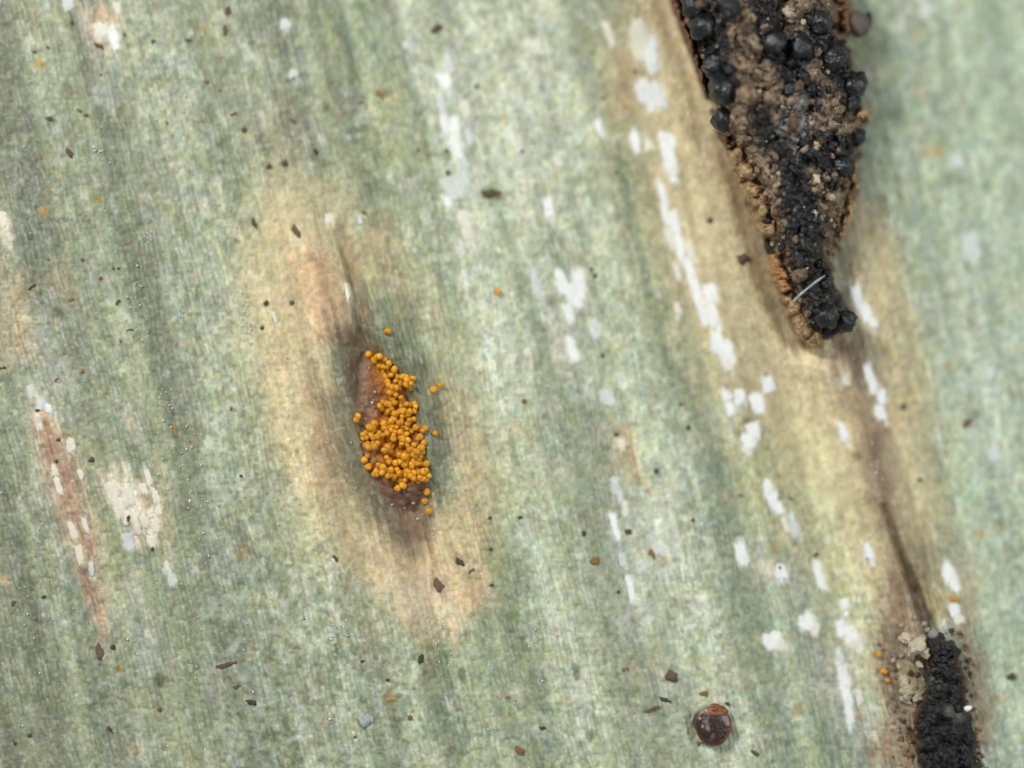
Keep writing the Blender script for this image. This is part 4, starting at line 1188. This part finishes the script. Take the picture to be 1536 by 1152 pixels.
# x, y, length, width, angle of the long side (degrees clockwise from across), material, name, label
G_SLIV = ('dark_sliver', 'thin dark brown sliver lying on the green leaf', 'sliver', 'thin dark slivers')
G_BLK = ('black_speck', 'tiny rounded blackish speck on the leaf', 'speck', 'tiny black specks')
G_RUST = ('rusty_crumb', 'tiny rust-brown crumb lying on the green leaf', 'crumb', 'tiny rusty crumbs')
debris = [
    (445, 348, 21, 8, 62, 's_brown', ('dark_sliver', 'slender dark sliver on the tan blotch above the orange pustule', 'sliver', None)),
    (150, 980, 26, 12, 82, 's_brown', ('brown_flake', 'fat dark brown flake at the lower end of the torn streak', 'flake', None)),
    (150, 70, 18, 6, 30, 's_brown', ('dark_sliver', 'dark curved sliver under the white weathered spot', 'sliver', None)),
    (340, 997, 30, 6, -12, 's_brown', ('dark_sliver', 'long flat grey-brown sliver lying across the cell rows', 'sliver', None)),
    (378, 1054, 18, 8, 18, 's_black', ('black_chip', 'small jet black chip beside an ochre smear', 'chip', None)),
    (105, 231, 18, 8, 62, 's_brown', ('dark_sliver', 'dark reddish sliver beside the dark green streak', 'sliver', None)),
    (978, 831, 14, 7, 70, 's_rust', ('brown_seed', 'small brown teardrop shaped grain beside pale cells', 'grain', None)),
    (943, 798, 11, 9, 20, 's_black', ('black_chip', 'black crumb with brown tail beside long white cells', 'chip', None)),
    (658, 880, 22, 13, 70, 's_brown', ('brown_flake', 'broad brown flake on the pinkish tan below the pustule', 'flake', None)),
    (690, 843, 14, 8, 40, 's_black', ('black_chip', 'black crumb on the tan patch below the pustule', 'chip', None)),
    (708, 856, 12, 5, -35, 's_brown', ('dark_sliver', 'small brown sliver next to a black crumb below the pustule', 'sliver', None)),
    (631, 990, 14, 8, 110, 's_black', ('black_chip', 'black angular chip below the tan tail of the pustule blotch', 'chip', None)),
    (736, 290, 26, 12, 0, 's_olive', ('olive_smear', 'olive green smear of debris beside the pale column', 'smear', None)),
    (747, 293, 9, 9, 0, 's_rust', ('rusty_crumb', 'reddish crumb at the end of the olive smear', 'crumb', None)),
    (657, 43, 20, 10, -30, 's_brown', ('brown_flake', 'dark brown flake high above the pale column of cells', 'flake', None)),
    (570, 142, 14, 9, 60, 's_rust', ('rusty_crumb', 'rust red crumb beside a yellowish smear', 'crumb', None)),
    (338, 47, 18, 9, 85, 's_brown', ('brown_flake', 'upright brown flake below a smaller one on green leaf', 'flake', None)),
    (342, 18, 14, 9, 100, 's_brown', ('brown_flake', 'small brown flake above a larger upright one', 'flake', None)),
    (1115, 388, 16, 14, 0, 's_brown', ('brown_flake', 'round dark brown flake on tan skin beside the large crust', 'flake', None)),
    (1066, 331, 10, 9, 0, 's_black', ('black_speck', 'round blackish speck on tan skin above a dark brown flake', 'speck', None)),
    (1452, 634, 20, 8, -40, 's_brown', ('dark_sliver', 'blurred brown sliver on the bluish green side of the leaf', 'sliver', None)),
    (1008, 1015, 18, 16, 50, 's_brown', ('brown_flake', 'irregular brown flake above the glossy pellet', 'flake', None)),
    (1057, 1041, 13, 9, 10, 's_ochre', ('ochre_crumb', 'ochre crumb just above the glossy brown pellet', 'crumb', None)),
    (1091, 1056, 8, 5, 30, 's_black', ('black_speck', 'tiny black speck touching the cap side of the pellet', 'speck', None)),
    (1050, 1115, 9, 8, 0, 's_rust', ('rusty_crumb', 'rusty crumb at the foot of the glossy pellet', 'crumb', None)),
    (1134, 1131, 17, 7, 40, 's_olive', ('dark_sliver', 'olive brown sliver below the glossy pellet', 'sliver', None)),
    (780, 1127, 17, 9, 50, 's_rust', ('rusty_crumb', 'elongated rusty crumb below the pale stomatal band', 'crumb', None)),
    (814, 1092, 9, 6, 0, 's_black', G_BLK), (894, 842, 15, 13, 0, 's_ochre', ('ochre_crumb', 'rounded ochre brown crumb on green leaf', 'crumb', None)),
    (982, 1063, 28, 5, -18, 's_brown', ('dark_sliver', 'long thin brown sliver between two dark green hollows', 'sliver', None)),
    (998, 1050, 16, 6, 20, 's_black', ('dark_sliver', 'short black sliver just above a long thin brown one', 'sliver', None)),
    (938, 1004, 14, 6, -15, 's_rust', ('rusty_crumb', 'rust brown crumb with a faint tail on the cell rows', 'crumb', None)),
    (1517, 1016, 18, 11, 0, 's_black', ('black_chip', 'blurred dark chip on green leaf beside the lower crust', 'chip', None)),
    (549, 1080, 20, 18, 0, 's_white', ('white_grain', 'rounded bluish white grain on green leaf', 'grain', None)),
    (49, 430, 16, 5, -32, 's_black', G_SLIV), (177, 453, 12, 7, -40, 's_brown', G_SLIV), (176, 403, 15, 5, 0, 's_olive', G_SLIV), (351, 171, 14, 5, -22, 's_brown', G_SLIV),
    (120, 167, 11, 5, 50, 's_brown', G_SLIV), (282, 60, 10, 5, 10, 's_brown', G_SLIV), (440, 182, 14, 6, 40, 's_brown', G_SLIV), (195, 495, 14, 4, -5, 's_brown', G_SLIV),
    (382, 336, 18, 7, 70, 's_brown', G_SLIV), (547, 321, 13, 5, 60, 's_brown', G_SLIV), (503, 838, 14, 6, 60, 's_brown', G_SLIV), (355, 1030, 12, 6, -10, 's_brown', G_SLIV),
    (85, 569, 9, 4, -45, 's_brown', G_SLIV), (20, 905, 14, 6, -35, 's_brown', G_SLIV), (165, 1094, 12, 5, 60, 's_black', G_SLIV), (1187, 748, 8, 5, 20, 's_black', G_SLIV),
    (905, 147, 9, 5, -60, 's_brown', G_SLIV), (891, 79, 12, 4, -15, 's_olive', G_SLIV), (953, 107, 10, 5, 15, 's_brown', G_SLIV), (5, 552, 12, 5, 0, 's_black', G_SLIV),
    (230, 62, 8, 7, 0, 's_brown', G_BLK), (75, 178, 10, 8, 0, 's_brown', G_BLK), (130, 173, 7, 5, 0, 's_brown', G_BLK), (367, 195, 9, 8, 0, 's_olive', G_BLK),
    (250, 185, 8, 5, 60, 's_brown', G_BLK), (404, 250, 8, 8, 0, 's_black', G_BLK), (427, 245, 9, 9, 0, 's_olive', G_BLK), (474, 228, 12, 8, 60, 's_olive', G_BLK),
    (715, 129, 7, 6, 0, 's_black', G_BLK), (784, 227, 7, 5, 0, 's_brown', G_BLK), (543, 154, 6, 5, 0, 's_black', G_BLK), (672, 259, 7, 8, 0, 's_black', G_BLK),
    (670, 226, 6, 6, 0, 's_black', G_BLK), (925, 259, 6, 5, 0, 's_brown', G_BLK), (400, 455, 8, 9, 0, 's_black', G_BLK), (438, 454, 7, 8, 0, 's_brown', G_BLK),
    (394, 492, 7, 8, 0, 's_olive', G_BLK), (888, 404, 6, 6, 0, 's_black', G_BLK), (893, 413, 6, 8, 0, 's_black', G_BLK), (905, 533, 6, 8, 0, 's_black', G_BLK),
    (1033, 642, 7, 10, 0, 's_black', G_BLK), (1355, 610, 8, 10, 0, 's_brown', G_BLK), (1379, 720, 12, 7, 0, 's_black', G_BLK), (985, 707, 7, 8, 0, 's_olive', G_BLK),
    (925, 652, 7, 6, 0, 's_black', G_BLK), (67, 895, 9, 6, -20, 's_black', G_BLK), (170, 971, 9, 9, 0, 's_black', G_BLK), (455, 929, 6, 6, 0, 's_black', G_BLK),
    (45, 1103, 7, 7, 0, 's_black', G_BLK), (23, 1115, 6, 5, 0, 's_black', G_BLK), (57, 615, 9, 5, 0, 's_black', G_BLK), (88, 660, 8, 7, 0, 's_brown', G_BLK),
    (86, 692, 7, 7, 0, 's_black', G_BLK), (138, 690, 8, 10, 60, 's_brown', G_BLK), (362, 714, 8, 6, 0, 's_black', G_BLK), (229, 824, 6, 6, 0, 's_black', G_BLK),
    (193, 777, 6, 12, 0, 's_olive', G_BLK), (737, 824, 6, 6, 0, 's_black', G_BLK), (735, 777, 8, 5, 0, 's_black', G_BLK), (780, 776, 7, 6, 0, 's_black', G_BLK),
    (738, 878, 8, 6, 0, 's_black', G_BLK), (928, 888, 5, 6, 0, 's_black', G_BLK), (876, 800, 7, 9, 0, 's_olive', G_BLK), (1170, 852, 6, 8, 30, 's_black', G_BLK),
    (1224, 832, 11, 6, -15, 's_brown', G_BLK), (1040, 780, 6, 5, 0, 's_black', G_BLK), (1168, 748, 5, 4, 0, 's_brown', G_BLK), (1302, 838, 5, 5, 0, 's_brown', G_BLK),
    (544, 992, 6, 5, 0, 's_black', G_BLK), (582, 1020, 7, 5, 0, 's_olive', G_BLK), (152, 112, 5, 4, 0, 's_black', G_BLK), (155, 34, 4, 4, 0, 's_black', G_BLK),
    (187, 52, 5, 5, 0, 's_black', G_BLK), (108, 34, 7, 8, 0, 's_olive', G_BLK), (52, 78, 6, 4, 0, 's_black', G_BLK), (72, 72, 8, 4, 30, 's_black', G_BLK),
    (152, 418, 7, 7, 0, 's_rust', G_RUST), (107, 449, 8, 7, 0, 's_rust', G_RUST), (73, 389, 6, 6, 0, 's_rust', G_RUST), (124, 390, 7, 6, 0, 's_rust', G_RUST),
    (124, 557, 8, 7, 0, 's_rust', G_RUST), (182, 512, 5, 7, 0, 's_rust', G_RUST), (628, 225, 7, 6, 0, 's_rust', G_RUST), (786, 602, 7, 8, 0, 's_rust', G_RUST),
    (1111, 743, 6, 6, 0, 's_rust', G_RUST), (1022, 605, 12, 7, 0, 's_rust', G_RUST), (615, 1076, 7, 9, 0, 's_rust', G_RUST), (240, 1064, 8, 9, 0, 's_rust', G_RUST),
    (533, 1106, 6, 5, 0, 's_rust', G_RUST), (762, 1046, 7, 5, 0, 's_rust', G_RUST), (53, 929, 6, 6, 0, 's_rust', G_RUST),
    (1320, 245, 5, 7, 0, 's_rust', G_RUST), (310, 123, 7, 6, 0, 's_rust', G_RUST), (330, 136, 6, 5, 0, 's_rust', G_RUST), (346, 614, 7, 7, 0, 's_rust', G_RUST),
]
MARKS = [(460, 400, 'on the tan blotch above the pustule'), (590, 560, 'beside the orange pustule'), (90, 690, 'on the torn streak'), (210, 770, 'on the pale scar'),
         (150, 60, 'by the white weathered spot'), (60, 85, 'by an ochre stain'), (140, 180, 'by the dark green streak'), (425, 220, 'on the dusty brown patch'),
         (680, 210, 'beside the pale column of cells'), (560, 230, 'on open green leaf above the pustule blotch'), (800, 240, 'between the pale column and the blotch'),
         (870, 420, 'by the middle cluster of white cells'), (900, 560, 'below the middle cluster of white cells'), (935, 660, 'by the small tan spot'), (920, 130, 'on the pale edge of the large blotch'),
         (1040, 620, 'beside white cells of the large blotch'), (1340, 640, 'on the brown skin under the large crust'), (1320, 830, 'beside the brown split'), (1200, 830, 'among the white cells of the lower blotch'),
         (1090, 760, 'on green leaf beside the large blotch'), (740, 830, 'on the green margin of the tan tail'), (930, 870, 'by the long white cells'), (560, 1000, 'below the tan tail of the pustule'),
         (530, 1110, 'by the bluish white grain'), (800, 1080, 'between the green hollows'), (150, 960, 'by the fat brown flake'), (40, 1110, 'by the leaf margin below the torn streak'), (30, 910, 'beside the foot of the torn streak'),
         (440, 930, 'on green leaf beside the tan tail'), (350, 710, 'on green leaf between the scar and pustule'), (170, 440, 'on green leaf above the torn streak'), (60, 420, 'by the peach stain'),
         (350, 1020, 'by the long flat sliver'), (300, 120, 'on green leaf beside the dusty patch'), (1320, 240, 'on the green side of the large crust'), (240, 1070, 'below the dark green hollow'), (250, 60, 'beside the white weathered spot')]
HUE = dict(s_black='blackish', s_brown='dark brown', s_rust='rusty', s_olive='olive', s_ochre='ochre', s_white='white')
for i, (x_, y_, l_, w_, a_, mk, (nm, lab, cat, grp)) in enumerate(debris):
    if grp:
        big = max(l_, w_)
        at_ = min(MARKS, key=lambda q: math.hypot(q[0] - x_, q[1] - y_))[2]
        form = 'oblong' if max(l_, w_) > 1.5 * min(l_, w_) else 'rounded'
        lab = f"{'minute' if big < 6.5 else 'tiny' if big < 9.5 else 'small'} {form} {HUE[mk]} {cat} {at_}"
    o = put(nm, sl_me[mk][i % 3], px(x_, y_, surf(x_, y_) + 0.012 + w_ / 200 * 0.12), (l_ / (205 if grp is None else 235), w_ / (215 if grp is None else 245), w_ / 200 * .4),
            (0, 0, -math.radians(a_)))
    tag(o, lab, cat, grp)

# wax bloom: minute shining grains nobody could count
bm = bmesh.new()
hot = [(250, 600, 16, 40), (372, 488, 10, 16), (222, 358, 8, 8), (205, 450, 14, 60), (262, 150, 30, 60), (305, 790, 18, 90), (30, 950, 30, 80), (510, 945, 14, 16),
       (660, 960, 22, 30), (100, 860, 50, 90), (150, 220, 16, 30), (190, 330, 40, 60), (340, 320, 20, 30), (370, 450, 16, 30), (820, 920, 30, 60), (980, 560, 60, 60),
       (280, 700, 40, 60), (1310, 700, 14, 26), (60, 800, 40, 200), (330, 950, 80, 120)]
cnt = 0
while cnt < 620:
    if rng.uniform() < 0.5:
        hx, hy, wx_, wy_ = hot[rng.integers(0, len(hot))]
        x_, y_ = hx + rng.normal() * wx_ * .6, hy + rng.normal() * wy_ * .6
    else:
        x_, y_ = rng.uniform(0, 1536), rng.uniform(0, 1152)
        if rng.uniform() < x_ / 1700:
            continue
    r_ = rng.uniform(0.005, 0.012) * (1.5 if rng.uniform() < .1 else 1)
    mtx = Matrix.Translation(px(x_, y_, surf(x_, y_) + 0.035)) @ Matrix.Rotation(rng.uniform(0, 3), 4, 'Z') @ Matrix.Diagonal((r_, r_ * rng.uniform(.6, 2), r_ * .8, 1))
    bmesh.ops.create_icosphere(bm, subdivisions=1, radius=1.0, matrix=mtx)
    cnt += 1
me = bpy.data.meshes.new('wax_bloom')
bm.to_mesh(me)
bm.free()
me.materials.append(M['wax'])
wb = bpy.data.objects.new('wax_bloom', me)
C.objects.link(wb)
wb.parent = leaf
wb['kind'] = 'stuff'
